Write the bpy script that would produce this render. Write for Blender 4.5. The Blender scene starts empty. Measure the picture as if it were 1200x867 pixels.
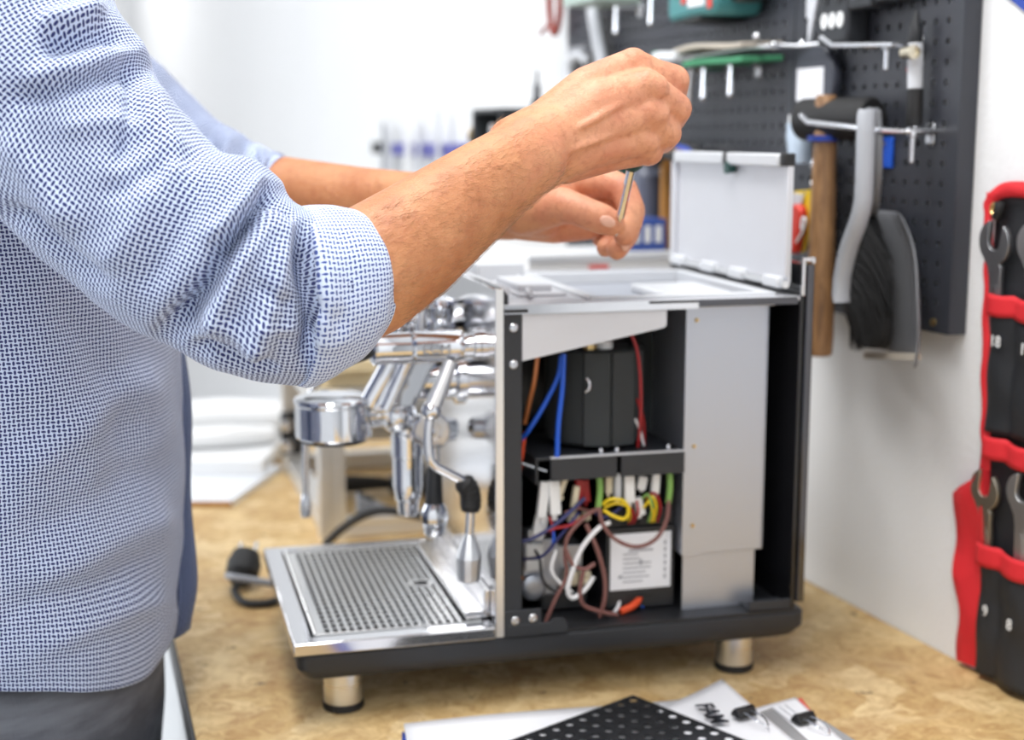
import bpy, bmesh, math, random
from mathutils import Vector, Matrix, noise
R = math.radians
PI = math.pi
random.seed(7)
SC = bpy.context.scene
COL = SC.collection
V = Vector

# ------------------------------------------------------------------ camera, light, exposure
CAM_Z, PITCH, FPX = 1.38, R(9.3), 1667.0
cam_data = bpy.data.cameras.new('camera')
cam = bpy.data.objects.new('camera', cam_data)
COL.objects.link(cam)
cam.location = (0, 0, CAM_Z)
cam.rotation_euler = (PI / 2 - PITCH, 0, 0)
cam_data.lens, cam_data.sensor_width = 50.0, 36.0
cam_data.clip_start = 0.05
cam_data.dof.use_dof = True
cam_data.dof.focus_distance = 0.93
cam_data.dof.aperture_fstop = 4.6
SC.camera = cam

world = bpy.data.worlds.new('daylight')
SC.world = world
world.use_nodes = True
wn = world.node_tree.nodes['Background']
wn.inputs['Color'].default_value = (0.86, 0.93, 1.0, 1)
wn.inputs['Strength'].default_value = 0.5

def area(name, loc, target, sx, sy, power, col=(1, 1, 1)):
    l = bpy.data.lights.new(name, 'AREA')
    l.shape, l.size, l.size_y, l.energy, l.color = 'RECTANGLE', sx, sy, power, col
    o = bpy.data.objects.new(name, l)
    COL.objects.link(o)
    o.location = loc
    o.rotation_euler = (V(target) - V(loc)).to_track_quat('-Z', 'Y').to_euler()
    return o
area('window_light', (-2.85, 1.3, 1.75), (0.0, 1.3, 1.25), 2.4, 1.7, 88, (0.94, 0.97, 1.0))
area('ceiling_light', (-0.30, 0.85, 2.86), (-0.30, 0.85, 0), 0.35, 1.5, 62, (1.0, 0.99, 0.97))
area('ceiling_light_rear', (-1.7, 3.4, 2.86), (-1.7, 3.4, 0), 0.5, 1.6, 20, (1.0, 0.99, 0.98))
area('ceiling_light_far', (-2.2, 6.2, 2.86), (-2.2, 6.2, 0), 0.5, 1.6, 48, (1.0, 0.99, 0.98))  # added fill that brightens the far wall, no lamp known there
area('ceiling_light_front', (-0.2, -0.9, 2.86), (-0.2, -0.9, 0), 0.35, 1.5, 46, (1.0, 0.99, 0.97))

vs = SC.view_settings
SC.display_settings.display_device = 'sRGB'
vs.view_transform, vs.look = 'Standard', 'None'
vs.exposure, vs.gamma = -0.82, 1.0
vs.use_curve_mapping = False

# ------------------------------------------------------------------ helpers
def at(u, v, y):
    """point at forward distance y seen along the photograph's pixel u, v"""
    d = v - 433.5
    r = V((u - 600, FPX * math.cos(PITCH) - d * math.sin(PITCH), -(d * math.cos(PITCH) + FPX * math.sin(PITCH))))
    r *= y / r.y
    return V((r.x, r.y, CAM_Z + r.z))
def to_px(p):
    x, y, z = p[0], p[1], p[2] - CAM_Z
    c = y * math.cos(PITCH) - z * math.sin(PITCH)
    return 600 + FPX * x / c, 433.5 - FPX * (z * math.cos(PITCH) + y * math.sin(PITCH)) / c

def srgb(r, g, b):
    f = lambda c: (c / 255 / 12.92) if c <= 10 else ((c / 255 + 0.055) / 1.055) ** 2.4
    return (f(r), f(g), f(b), 1)

class Mat:
    """small wrapper that keeps node set-ups short"""
    def __init__(s, name, col=(0.8, 0.8, 0.8, 1), rough=0.5, metal=0.0, **kw):
        s.m = bpy.data.materials.new(name)
        s.m.use_nodes = True
        s.t = s.m.node_tree
        s.b = s.t.nodes['Principled BSDF']
        s.b.inputs['Base Color'].default_value = col
        s.b.inputs['Roughness'].default_value = rough
        s.b.inputs['Metallic'].default_value = metal
        for k, v in kw.items():
            s.b.inputs[k.replace('_', ' ')].default_value = v
    def n(s, typ, **kw):
        nd = s.t.nodes.new('ShaderNode' + typ)
        for k, v in kw.items():
            setattr(nd, k, v)
        return nd
    def l(s, a, b):
        s.t.links.new(a, b)
    def math(s, op, a, b=None, clamp=False):
        nd = s.n('Math', operation=op, use_clamp=clamp)
        for i, x in enumerate((a, b)):
            if x is None: continue
            if isinstance(x, (int, float)): nd.inputs[i].default_value = x
            else: s.l(x, nd.inputs[i])
        return nd.outputs[0]
    def mix(s, fac, a, b):
        nd = s.n('Mix', data_type='RGBA')
        for i, x in ((0, fac), (6, a), (7, b)):
            if isinstance(x, (int, float, tuple)): nd.inputs[i].default_value = x
            else: s.l(x, nd.inputs[i])
        return nd.outputs[2]
    def ramp(s, fac, stops):
        nd = s.n('ValToRGB')
        e = nd.color_ramp.elements
        while len(e) < len(stops): e.new(0.5)
        for i, (p, c) in enumerate(stops):
            e[i].position = p
            e[i].color = c if isinstance(c, tuple) else (c, c, c, 1)
        s.l(fac, nd.inputs[0])
        return nd.outputs[0]
    def coord(s, which='Object', scale=(1, 1, 1), rot=(0, 0, 0)):
        tc = s.n('TexCoord')
        mp = s.n('Mapping')
        mp.inputs['Scale'].default_value = scale
        mp.inputs['Rotation'].default_value = rot
        s.l(tc.outputs[which], mp.inputs[0])
        return mp.outputs[0]
    def noise(s, vec, scale, detail=4, rough=0.5, dist=0.0):
        nd = s.n('TexNoise')
        nd.inputs['Scale'].default_value = scale
        nd.inputs['Detail'].default_value = detail
        nd.inputs['Roughness'].default_value = rough
        nd.inputs['Distortion'].default_value = dist
        s.l(vec, nd.inputs['Vector'])
        return nd.outputs[0]
    def bump(s, h, strength=0.3, dist=0.001):
        nd = s.n('Bump')
        nd.inputs['Strength'].default_value = strength
        nd.inputs['Distance'].default_value = dist
        s.l(h, nd.inputs['Height'])
        s.l(nd.outputs[0], s.b.inputs['Normal'])
    def base(s, c): s.l(c, s.b.inputs['Base Color'])
    def rough(s, c): s.l(c, s.b.inputs['Roughness'])

def plain(name, col, rough=0.5, metal=0.0, **kw): return Mat(name, col, rough, metal, **kw).m

def mat_grainy(name, col, rough=0.5, metal=0.0, scale=900, strength=0.25, vary=0.0, stretch=(1, 1, 1), **kw):
    m = Mat(name, col, rough, metal, **kw)
    v = m.coord('Object', stretch)
    nz = m.noise(v, scale, 3)
    m.bump(nz, strength, 0.0006)
    if vary:
        big = m.noise(v, scale / 25, 4)
        c = m.mix(big, tuple(x * (1 - vary) for x in col[:3]) + (1,), tuple(min(1, x * (1 + vary)) for x in col[:3]) + (1,))
        m.base(c)
        m.rough(m.math('ADD', m.math('MULTIPLY', big, 0.22), max(0.02, rough - 0.11)))
    return m.m

M = {}
M['steel'] = mat_grainy('brushed_steel', (0.74, 0.75, 0.76, 1), 0.30, 1.0, 120, 0.05, 0.07, (1, 1, 14))
M['steel_bright'] = mat_grainy('bright_sheet_steel', (0.86, 0.86, 0.86, 1), 0.36, 1.0, 200, 0.05, 0.05, (6, 6, 1))
M['polished'] = mat_grainy('polished_steel', (0.70, 0.70, 0.72, 1), 0.12, 1.0, 60, 0.02, 0.04)
M['chrome'] = mat_grainy('chrome', (0.74, 0.75, 0.78, 1), 0.05, 1.0, 40, 0.01)
M['smoked'] = mat_grainy('dark_mirror_steel', (0.10, 0.10, 0.11, 1), 0.10, 1.0, 60, 0.02)  # polished steel with dark reflections put into its colour
M['zinc'] = mat_grainy('zinc_wire', (0.74, 0.75, 0.78, 1), 0.24, 1.0, 300, 0.05)
M['galv'] = mat_grainy('grey_sheet_metal', (0.50, 0.53, 0.60, 1), 0.40, 0.85, 60, 0.04, 0.06)
M['black_powder'] = mat_grainy('black_powder_coat', (0.022, 0.025, 0.031, 1), 0.48, 0.0, 1500, 0.35)
M['black_gloss'] = mat_grainy('black_lacquer', (0.010, 0.010, 0.012, 1), 0.16, 0.0, 30, 0.02)
M['black_plastic'] = mat_grainy('black_plastic', (0.016, 0.017, 0.02, 1), 0.42, 0.0, 600, 0.1)
M['black_rubber'] = mat_grainy('black_rubber', (0.012, 0.012, 0.013, 1), 0.62, 0.0, 500, 0.2)
M['insulation'] = mat_grainy('black_foam_insulation', (0.030, 0.035, 0.038, 1), 0.75, 0.0, 700, 0.3, 0.2)
M['white_plastic'] = mat_grainy('white_plastic', (0.82, 0.83, 0.84, 1), 0.4, 0.0, 200, 0.04)
M['white_paint'] = mat_grainy('white_lacquer', (0.80, 0.83, 0.86, 1), 0.18, 0.0, 30, 0.02)
M['cream_plastic'] = mat_grainy('cream_plastic', (0.78, 0.70, 0.52, 1), 0.45, 0.0, 200, 0.05)
M['paper'] = mat_grainy('white_paper', (0.83, 0.84, 0.88, 1), 0.7, 0.0, 400, 0.06)
M['grey_print'] = plain('grey_print', (0.35, 0.36, 0.4, 1), 0.7)
M['black_print'] = plain('black_print', (0.015, 0.017, 0.025, 1), 0.6)
M['white_print'] = plain('white_print', (0.85, 0.87, 0.88, 1), 0.6)
M['brass'] = mat_grainy('brass', (0.70, 0.50, 0.22, 1), 0.28, 1.0, 200, 0.05)
M['copper'] = mat_grainy('copper_pipe', (0.62, 0.24, 0.10, 1), 0.35, 0.6, 200, 0.05)
M['blue'] = plain('blue_tube', (0.01, 0.10, 0.62, 1), 0.35)
M['navy'] = plain('dark_blue_wire', (0.02, 0.025, 0.12, 1), 0.4)
M['red'] = plain('red_wire', (0.34, 0.012, 0.016, 1), 0.4)
M['orange'] = plain('orange_wire', (0.75, 0.08, 0.02, 1), 0.4)
M['brown'] = plain('brown_wire', (0.20, 0.085, 0.075, 1), 0.45)
M['yellow'] = plain('yellow_wire', (0.85, 0.62, 0.02, 1), 0.4)
M['green'] = plain('green_sleeve', (0.22, 0.42, 0.10, 1), 0.4)
M['white_wire'] = plain('white_wire', (0.80, 0.80, 0.82, 1), 0.4)
M['alu'] = mat_grainy('aluminium_profile', (0.80, 0.79, 0.77, 1), 0.38, 0.8, 100, 0.04, 0.05, (1, 1, 10))
M['teal'] = mat_grainy('teal_plastic', (0.03, 0.20, 0.20, 1), 0.4, 0.0, 300, 0.1)
M['dark_green'] = mat_grainy('dark_green_plastic', (0.008, 0.055, 0.048, 1), 0.35, 0.0, 300, 0.1)
M['red_plastic'] = mat_grainy('red_plastic', (0.70, 0.05, 0.03, 1), 0.35, 0.0, 300, 0.05)
M['yellow_card'] = plain('yellow_card', (0.85, 0.60, 0.03, 1), 0.5)
M['blue_card'] = mat_grainy('blue_card', (0.02, 0.06, 0.38, 1), 0.5, 0.0, 200, 0.05)
M['grey_plastic'] = mat_grainy('grey_plastic', (0.30, 0.31, 0.34, 1), 0.42, 0.0, 300, 0.06, 0.06)
M['pale_grey'] = mat_grainy('pale_grey_plastic', (0.62, 0.64, 0.68, 1), 0.4, 0.0, 200, 0.05)
M['nylon'] = mat_grainy('black_nylon', (0.016, 0.018, 0.022, 1), 0.55, 0.0, 1800, 0.5, 0.2)
M['red_cloth'] = mat_grainy('red_binding_cloth', (0.70, 0.020, 0.030, 1), 0.7, 0.0, 1800, 0.5, 0.08)
M['bristle'] = mat_grainy('black_bristle', (0.008, 0.008, 0.009, 1), 0.85, 0.0, 500, 0.3)
M['glass_clear'] = plain('clear_plastic', (0.9, 0.93, 0.95, 1), 0.08, 0.0, Transmission_Weight=0.85, IOR=1.3)
M['green_pad'] = mat_grainy('green_pad', (0.06, 0.28, 0.14, 1), 0.8, 0.0, 500, 0.5, 0.2)
M['beige'] = mat_grainy('beige_sheet', (0.50, 0.45, 0.38, 1), 0.6, 0.0, 200, 0.1, 0.1)
M['violet'] = mat_grainy('violet_enamel', (0.09, 0.09, 0.36, 1), 0.4, 0.0, 100, 0.03)

M['teal_light'] = mat_grainy('teal_housing', (0.06, 0.24, 0.25, 1), 0.4, 0.0, 300, 0.1)
M['brick_red'] = mat_grainy('dull_red_grip', (0.28, 0.045, 0.03, 1), 0.4, 0.0, 300, 0.1)
M['pale_green'] = mat_grainy('pale_green_plastic', (0.42, 0.52, 0.48, 1), 0.4, 0.0, 300, 0.05)
M['dark_navy'] = mat_grainy('dark_navy_plastic', (0.025, 0.03, 0.06, 1), 0.4, 0.0, 300, 0.1)
M['pale_blue'] = mat_grainy('pale_blue_plastic', (0.50, 0.60, 0.72, 1), 0.3, 0.0, 300, 0.03)
M['smoked_blue'] = mat_grainy('grey_blue_plastic', (0.10, 0.11, 0.15, 1), 0.4, 0.0, 300, 0.05)
M['smoked_plate'] = mat_grainy('dark_blue_grey_plate', (0.05, 0.055, 0.075, 1), 0.4, 0.0, 300, 0.05)

M['dark_gloss_sheet'] = mat_grainy('black_glossy_sheet', (0.022, 0.023, 0.026, 1), 0.20, 0.0, 120, 0.03)
M['sleeve_grey'] = mat_grainy('grey_clear_sleeve', (0.32, 0.32, 0.33, 1), 0.15, 0.0, 60, 0.05, 0.2)
M['pale_board'] = mat_grainy('pale_laminate', (0.74, 0.77, 0.82, 1), 0.25, 0.0, 60, 0.02)
M['blue_box'] = mat_grainy('blue_carton', (0.05, 0.10, 0.36, 1), 0.5, 0.0, 100, 0.03)

M['dustpan_grey'] = mat_grainy('dustpan_grey', (0.17, 0.175, 0.19, 1), 0.42, 0.0, 300, 0.06, 0.06)
M['brush_grey'] = mat_grainy('brush_grey', (0.40, 0.42, 0.46, 1), 0.38, 0.0, 300, 0.05)
M['lid_grey'] = mat_grainy('satin_lid_sheet', (0.66, 0.67, 0.71, 1), 0.38, 0.35, 60, 0.03, 0.05)
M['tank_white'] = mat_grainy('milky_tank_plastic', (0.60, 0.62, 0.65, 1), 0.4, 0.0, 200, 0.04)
M['tank_shade'] = mat_grainy('grey_tank_plastic', (0.36, 0.38, 0.43, 1), 0.4, 0.0, 200, 0.04)  # shade of the tank recess put into the grey
M['dark_steel'] = mat_grainy('dark_basin_steel', (0.10, 0.10, 0.11, 1), 0.3, 0.8, 100, 0.03)

def wood(name, c0, c1, stretch, scale=30):
    m = Mat(name, c0, 0.5)
    v = m.coord('Object', stretch)
    g = m.noise(v, scale, 5, 0.6, 0.6)
    m.base(m.ramp(g, [(0.3, c0), (0.7, c1)]))
    m.bump(g, 0.15, 0.001)
    return m.m
M['handle_wood'] = wood('worn_handle_wood', srgb(104, 74, 50), srgb(176, 134, 92), (6, 6, 0.8))
M['pale_wood'] = wood('pale_board_wood', srgb(214, 192, 148), srgb(238, 222, 184), (1, 6, 6))
M['amber_wood'] = wood('amber_wood', srgb(150, 98, 42), srgb(190, 138, 70), (6, 6, 0.8))

# plaster walls
def plaster():
    m = Mat('white_plaster', (0.82, 0.83, 0.845, 1), 0.85)
    v = m.coord('Object')
    a = m.noise(v, 140, 4, 0.6)
    b = m.noise(v, 3, 3, 0.5)
    m.base(m.mix(b, (0.80, 0.81, 0.825, 1), (0.84, 0.85, 0.862, 1)))
    m.bump(a, 0.35, 0.002)
    return m.m
M['plaster'] = plaster()

# bench top of pressed chips: flakes of several directions, resin stains, dents
def osb():
    m = Mat('chipboard_top', (0.6, 0.4, 0.2, 1), 0.62)
    tc = m.coord('Object')
    warp = m.n('TexNoise'); warp.inputs['Scale'].default_value = 14; warp.inputs['Detail'].default_value = 3
    m.l(tc, warp.inputs['Vector'])
    add = m.n('VectorMath', operation='MULTIPLY_ADD')
    m.l(warp.outputs['Color'], add.inputs[0]); add.inputs[1].default_value = (0.05, 0.05, 0.05); m.l(tc, add.inputs[2])
    vo = m.n('TexVoronoi'); vo.inputs['Scale'].default_value = 26
    m.l(add.outputs[0], vo.inputs['Vector'])
    flake = m.ramp(vo.outputs['Color'], [(0.1, srgb(196, 164, 110)), (0.5, srgb(213, 184, 131)), (0.9, srgb(228, 204, 156))])
    fine = m.noise(add.outputs[0], 60, 6, 0.7, 1.0)
    c = m.mix(m.ramp(fine, [(0.36, 0.75), (0.62, 0.0)]), flake, srgb(160, 120, 70))
    blot = m.noise(tc, 7, 5, 0.65, 0.4)
    c = m.mix(m.ramp(blot, [(0.50, 0.0), (0.72, 0.55)]), c, srgb(150, 112, 70))
    pale = m.noise(tc, 11, 4, 0.6, 0.8)
    c = m.mix(m.ramp(pale, [(0.5, 0.0), (0.75, 0.55)]), c, srgb(226, 205, 160))
    sp = m.noise(tc, 45, 3, 0.5)
    c = m.mix(m.ramp(sp, [(0.70, 0.0), (0.76, 0.75)]), c, srgb(70, 52, 38))
    m.base(c)
    m.bump(fine, 0.25, 0.001)
    return m.m
M['osb'] = osb()

# shirt cloth: navy dashes, turned in alternate cells, on pale blue
def cloth(name, ground, dot, cell=0.0031, ax=0.30, ay=0.56, coverage=1.0):
    m = Mat(name, ground, 0.8)
    uv = m.n('UVMap')
    sx = m.n('SeparateXYZ')
    m.l(uv.outputs[0], sx.inputs[0])
    x = m.math('DIVIDE', sx.outputs[0], cell); y = m.math('DIVIDE', sx.outputs[1], cell)
    ix, iy = m.math('FLOOR', x), m.math('FLOOR', y)
    fx = m.math('SUBTRACT', m.math('SUBTRACT', x, ix), 0.5); fy = m.math('SUBTRACT', m.math('SUBTRACT', y, iy), 0.5)
    par = m.math('MULTIPLY', m.math('FRACT', m.math('MULTIPLY', m.math('ADD', ix, iy), 0.5)), 2.0)   # 0 / 1
    par = m.math('GREATER_THAN', par, 0.5)
    inv = m.math('SUBTRACT', 1.0, par)
    def blend(a, b): return m.math('ADD', m.math('MULTIPLY', a, inv), m.math('MULTIPLY', b, par))
    ux, uy = blend(fx, fy), blend(fy, m.math('MULTIPLY', fx, -1.0))
    uyt = m.math('ADD', uy, m.math('MULTIPLY', ux, 0.25))
    d = m.math('ADD', m.math('POWER', m.math('ABSOLUTE', m.math('DIVIDE', ux, ax)), 2.0),
               m.math('POWER', m.math('ABSOLUTE', m.math('DIVIDE', uyt, ay)), 2.0))
    mask = m.ramp(d, [(0.70, 1.0), (1.0, 0.0)])
    if coverage < 1: mask = m.math('MULTIPLY', mask, coverage)
    m.base(m.mix(mask, ground, dot))
    hx = m.math('SINE', m.math('MULTIPLY', x, 25.0)); hy = m.math('SINE', m.math('MULTIPLY', y, 25.0))
    m.bump(m.math('MULTIPLY', hx, hy), 0.1, 0.0002)
    m.b.inputs['Sheen Weight'].default_value = 0.15
    return m.m
M['shirt'] = cloth('dashed_shirt_cloth', srgb(196, 209, 234), srgb(30, 40, 102))
M['cuff'] = cloth('turned_cuff_cloth', srgb(202, 214, 237), srgb(54, 72, 140), ax=0.25, ay=0.50)
M['placket'] = cloth('dark_turned_edge_cloth', srgb(104, 120, 158), srgb(26, 36, 76))  # shirt cloth darkened: shade on the averted edge put into the colours

def denim():
    m = Mat('grey_denim', (0.05, 0.055, 0.07, 1), 0.85)
    v = m.coord('Object', (500, 500, 60))
    n1 = m.noise(v, 2.0, 3)
    v2 = m.coord('Object', (3, 3, 14))
    n2 = m.noise(v2, 2.2, 4, 0.6)
    c = m.mix(m.ramp(n2, [(0.4, 0.0), (0.7, 1.0)]), (0.05, 0.054, 0.068, 1), (0.17, 0.18, 0.21, 1))
    m.base(m.mix(m.math('MULTIPLY', n1, 0.3), c, (0.16, 0.17, 0.2, 1)))
    m.bump(n1, 0.3, 0.0005)
    return m.m
M['denim'] = denim()

def skin():
    m = Mat('skin', (0.6, 0.3, 0.2, 1), 0.48)
    v = m.coord('Object')
    big = m.noise(v, 28, 4, 0.6)
    small = m.noise(v, 190, 4, 0.6)
    tiny = m.noise(v, 700, 3, 0.6)
    sx = m.n('SeparateXYZ'); m.l(v, sx.inputs[0])
    hand = m.ramp(m.math('ADD', sx.outputs[0], m.math('MULTIPLY', big, 0.06)), [(0.405, 0.0), (0.455, 1.0)])    # hands are rosier than the tanned arms
    ca = m.mix(m.ramp(big, [(0.35, 0.0), (0.7, 1.0)]), srgb(198, 138, 94), srgb(174, 108, 68))
    cb = m.mix(m.ramp(big, [(0.35, 0.0), (0.7, 1.0)]), srgb(220, 158, 122), srgb(202, 128, 98))
    c = m.mix(hand, ca, cb)
    c = m.mix(m.ramp(small, [(0.5, 0.0), (0.8, 0.55)]), c, srgb(160, 90, 58))
    m.base(c)
    m.bump(m.math('ADD', small, m.math('MULTIPLY', tiny, 0.7)), 0.5, 0.0014)
    m.b.inputs['Subsurface Weight'].default_value = 0.12
    m.b.inputs['Subsurface Radius'].default_value = (0.006, 0.0025, 0.0012)
    m.b.inputs['Subsurface Scale'].default_value = 0.6
    return m.m
M['skin'] = skin()
M['nail'] = plain('fingernail', srgb(226, 176, 154), 0.25)
M['hair'] = plain('brown_hair', (0.06, 0.035, 0.02, 1), 0.5)
M['eye'] = plain('eye_white', (0.8, 0.8, 0.78, 1), 0.2)
M['arm_hair'] = plain('brown_arm_hair', (0.30, 0.155, 0.065, 1), 0.5)

def basis(d):
    d = V(d).normalized()
    u = d.cross(V((0, 0, 1)))
    if u.length < 1e-4: u = V((1, 0, 0))
    u.normalize()
    return u, d.cross(u)

def smooth_path(pts, per=8):
    P = [V(p) for p in pts]
    if len(P) < 3: return P
    P = [P[0] * 2 - P[1]] + P + [P[-1] * 2 - P[-2]]
    out = []
    for i in range(1, len(P) - 2):
        a, b, c, d = P[i - 1], P[i], P[i + 1], P[i + 2]
        for k in range(per):
            t = k / per
            out.append(0.5 * ((2 * b) + (c - a) * t + (2 * a - 5 * b + 4 * c - d) * t * t + (3 * b - a - 3 * c + d) * t ** 3))
    out.append(P[-2])
    return out

class MB:
    """collects shapes, builds ONE mesh object"""
    def __init__(s): s.v, s.f = [], []
    def add(s, vs, fs):
        n = len(s.v)
        s.v += [tuple(x) for x in vs]
        s.f += [tuple(i + n for i in f) for f in fs]
        return s
    def box(s, c, d, rot=None):
        c = V(c)
        vs = [V((x * d[0] / 2, y * d[1] / 2, z * d[2] / 2)) for x in (-1, 1) for y in (-1, 1) for z in (-1, 1)]
        if rot: 
            m = Matrix.Rotation(rot[0], 3, rot[1]); vs = [m @ p for p in vs]
        return s.add([p + c for p in vs], [(0, 1, 3, 2), (4, 6, 7, 5), (0, 4, 5, 1), (2, 3, 7, 6), (0, 2, 6, 4), (1, 5, 7, 3)])
    def bb(s, x0, x1, y0, y1, z0, z1):
        return s.box(((x0 + x1) / 2, (y0 + y1) / 2, (z0 + z1) / 2), (abs(x1 - x0), abs(y1 - y0), abs(z1 - z0)))
    def rings(s, rings, close=True, cap=True):
        n = len(rings[0]); vs = [p for r in rings for p in r]; fs = []
        for i in range(len(rings) - 1):
            for j in range(n if close else n - 1):
                k = (j + 1) % n
                fs.append((i * n + j, i * n + k, (i + 1) * n + k, (i + 1) * n + j))
        if cap:
            fs.append(tuple(reversed(range(n)))); fs.append(tuple(range((len(rings) - 1) * n, len(rings) * n)))
        return s.add(vs, fs)
    def lathe(s, p0, axis, prof, n=24, cap=True):
        p0 = V(p0); d = V(axis).normalized(); u, w = basis(d)
        return s.rings([[p0 + d * t + (u * math.cos(2 * PI * k / n) + w * math.sin(2 * PI * k / n)) * max(r, 1e-5) for k in range(n)] for t, r in prof], True, cap)
    def cyl(s, p0, p1, r0, r1=None, n=20):
        p0, p1 = V(p0), V(p1); L = (p1 - p0).length
        return s.lathe(p0, p1 - p0, [(0, r0), (L, r0 if r1 is None else r1)], n)
    def tube(s, pts, r, n=8, per=6, smooth=True):
        P = smooth_path(pts, per) if smooth else [V(p) for p in pts]
        rs = r if isinstance(r, (list, tuple)) else None
        rings = []; u = None
        for i, p in enumerate(P):
            t = (P[min(i + 1, len(P) - 1)] - P[max(i - 1, 0)]).normalized()
            if u is None: u, _ = basis(t)
            u = (u - t * u.dot(t)).normalized(); w = t.cross(u)
            if rs:
                q = i / (len(P) - 1) * (len(rs) - 1); a = min(int(q), len(rs) - 2); rr = rs[a] + (rs[a + 1] - rs[a]) * (q - a)
            else: rr = r
            rings.append([p + (u * math.cos(2 * PI * k / n) + w * math.sin(2 * PI * k / n)) * rr for k in range(n)])
        return s.rings(rings)
    def prism(s, poly, o, ax, ay, depth):
        o, ax, ay = V(o), V(ax), V(ay); nn = ax.cross(ay).normalized() * depth
        a = [o + ax * x + ay * y for x, y in poly]
        return s.rings([a, [p + nn for p in a]])
    def ball(s, c, r, sc=(1, 1, 1), n=16, m=10):
        c = V(c); rings = []
        for i in range(m + 1):
            t = PI * i / m; q = max(math.sin(t), 1e-3)
            rings.append([c + V((r * sc[0] * q * math.cos(2 * PI * k / n), r * sc[1] * q * math.sin(2 * PI * k / n), -r * sc[2] * math.cos(t))) for k in range(n)])
        return s.rings(rings)
    def build(s, name, mat, parent=None, bevel=0.0, seg=2, off=None, angle=35, kind=None, flat=False):
        me = bpy.data.meshes.new(name)
        vs = [tuple(V(p) - V(off)) for p in s.v] if off is not None else s.v
        me.from_pydata(vs, [], s.f)
        bm = bmesh.new(); bm.from_mesh(me); bmesh.ops.recalc_face_normals(bm, faces=bm.faces); bm.to_mesh(me); bm.free()
        me.materials.append(mat)
        if not flat:
            me.polygons.foreach_set('use_smooth', [True] * len(me.polygons))
            me.set_sharp_from_angle(angle=R(angle))
        o = bpy.data.objects.new(name, me)
        COL.objects.link(o)
        if parent: o.parent = parent
        if bevel:
            b = o.modifiers.new('bevel', 'BEVEL'); b.width = bevel; b.segments = seg; b.limit_method = 'ANGLE'; b.angle_limit = R(40)
        if kind: o['kind'] = kind
        return o

def thing(name, label, cat, loc=(0, 0, 0), rz=0, group=None):
    o = bpy.data.objects.new(name, None)
    o.empty_display_size = 0.02
    COL.objects.link(o)
    o.location = loc; o.rotation_euler = (0, 0, rz)
    return tag(o, label, cat, group)
def tag(o, label, cat, group=None):
    o['label'] = label; o['category'] = cat
    if group: o['group'] = group
    return o
def struct(o):
    o['kind'] = 'structure'
    return o
def text(name, body, size, mat, parent, mtx, depth=0.0002, bold=0.0):
    cu = bpy.data.curves.new(name, 'FONT')
    cu.body, cu.size, cu.align_x, cu.align_y, cu.extrude = body, size, 'CENTER', 'CENTER', depth
    cu.offset = bold
    t = bpy.data.objects.new(name, cu); COL.objects.link(t)
    bpy.context.view_layer.update()
    me = bpy.data.meshes.new_from_object(t.evaluated_get(bpy.context.evaluated_depsgraph_get()))
    bpy.data.objects.remove(t)
    me.transform(mtx); me.materials.clear(); me.materials.append(mat)
    o = bpy.data.objects.new(name, me); COL.objects.link(o); o.parent = parent
    return o
def frame(o, x, y):
    """matrix with columns x, y, x cross y at o"""
    x, y = V(x).normalized(), V(y).normalized(); z = x.cross(y)
    return Matrix(((x.x, y.x, z.x, o[0]), (x.y, y.y, z.y, o[1]), (x.z, y.z, z.z, o[2]), (0, 0, 0, 1)))

def holed_plate(mb, nx, ny, p, r, t, margin=(0, 0, 0, 0), slot=None, skip=None, n=8):
    """plate in x-z from 0,0 up to nx*p, ny*p with one round hole per cell, front at y=0, thickness t"""
    px, pz = p if isinstance(p, tuple) else (p, p)
    for i in range(nx):
        for j in range(ny):
            cx, cz = (i + .5) * px, (j + .5) * pz
            o, h, hb = [], [], []
            for k in range(n):
                a = 2 * PI * (k + .5) / n
                c, s_ = math.cos(a), math.sin(a)
                q = max(abs(c) / (px / 2), abs(s_) / (pz / 2))
                o.append((cx + c / q, 0, cz + s_ / q))
                sx, sz = slot if slot else (r, r)
                h.append((cx + sx * c, 0, cz + sz * s_)); hb.append((cx + sx * c, t, cz + sz * s_))
            if skip and skip(cx, cz):
                mb.add([(cx - px / 2, 0, cz - pz / 2), (cx + px / 2, 0, cz - pz / 2), (cx + px / 2, 0, cz + pz / 2), (cx - px / 2, 0, cz + pz / 2)], [(0, 1, 2, 3)])
                continue
            # outer boundary with the four corners
            vs = o + h + hb; fs = []
            for k in range(n):
                k2 = (k + 1) % n
                fs.append((k, k2, n + k2, n + k)); fs.append((n + k, n + k2, 2 * n + k2, 2 * n + k))
            b = len(vs)
            for (sx_, sz_) in ((1, 1), (-1, 1), (-1, -1), (1, -1)):
                corner = (cx + sx_ * px / 2, 0, cz + sz_ * pz / 2)
                best = [(k, (k + 1) % n) for k in range(n) if (o[k][0] - o[(k + 1) % n][0]) and abs((o[k][2] - o[(k + 1) % n][2])) > 1e-9 and abs((o[k][0] - o[(k + 1) % n][0])) > 1e-9
                        and (o[k][0] + o[(k + 1) % n][0] - 2 * cx) * sx_ > 0 and (o[k][2] + o[(k + 1) % n][2] - 2 * cz) * sz_ > 0]
                if best:
                    vs.append(corner); fs.append((best[0][0], len(vs) - 1, best[0][1]))
            mb.add(vs, fs)
# ------------------------------------------------------------------ the setting
BZ = 0.90                                   # bench height
WTH = R(-69.5)                              # direction of the wall behind the bench
WX, WY = V((math.cos(WTH), math.sin(WTH), 0)), V((-math.sin(WTH), math.cos(WTH), 0))
WP = V((0.4136, 1.265, BZ))
def wall_pt(x, d, z): return WP + WX * x - WY * d + V((0, 0, z))

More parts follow.
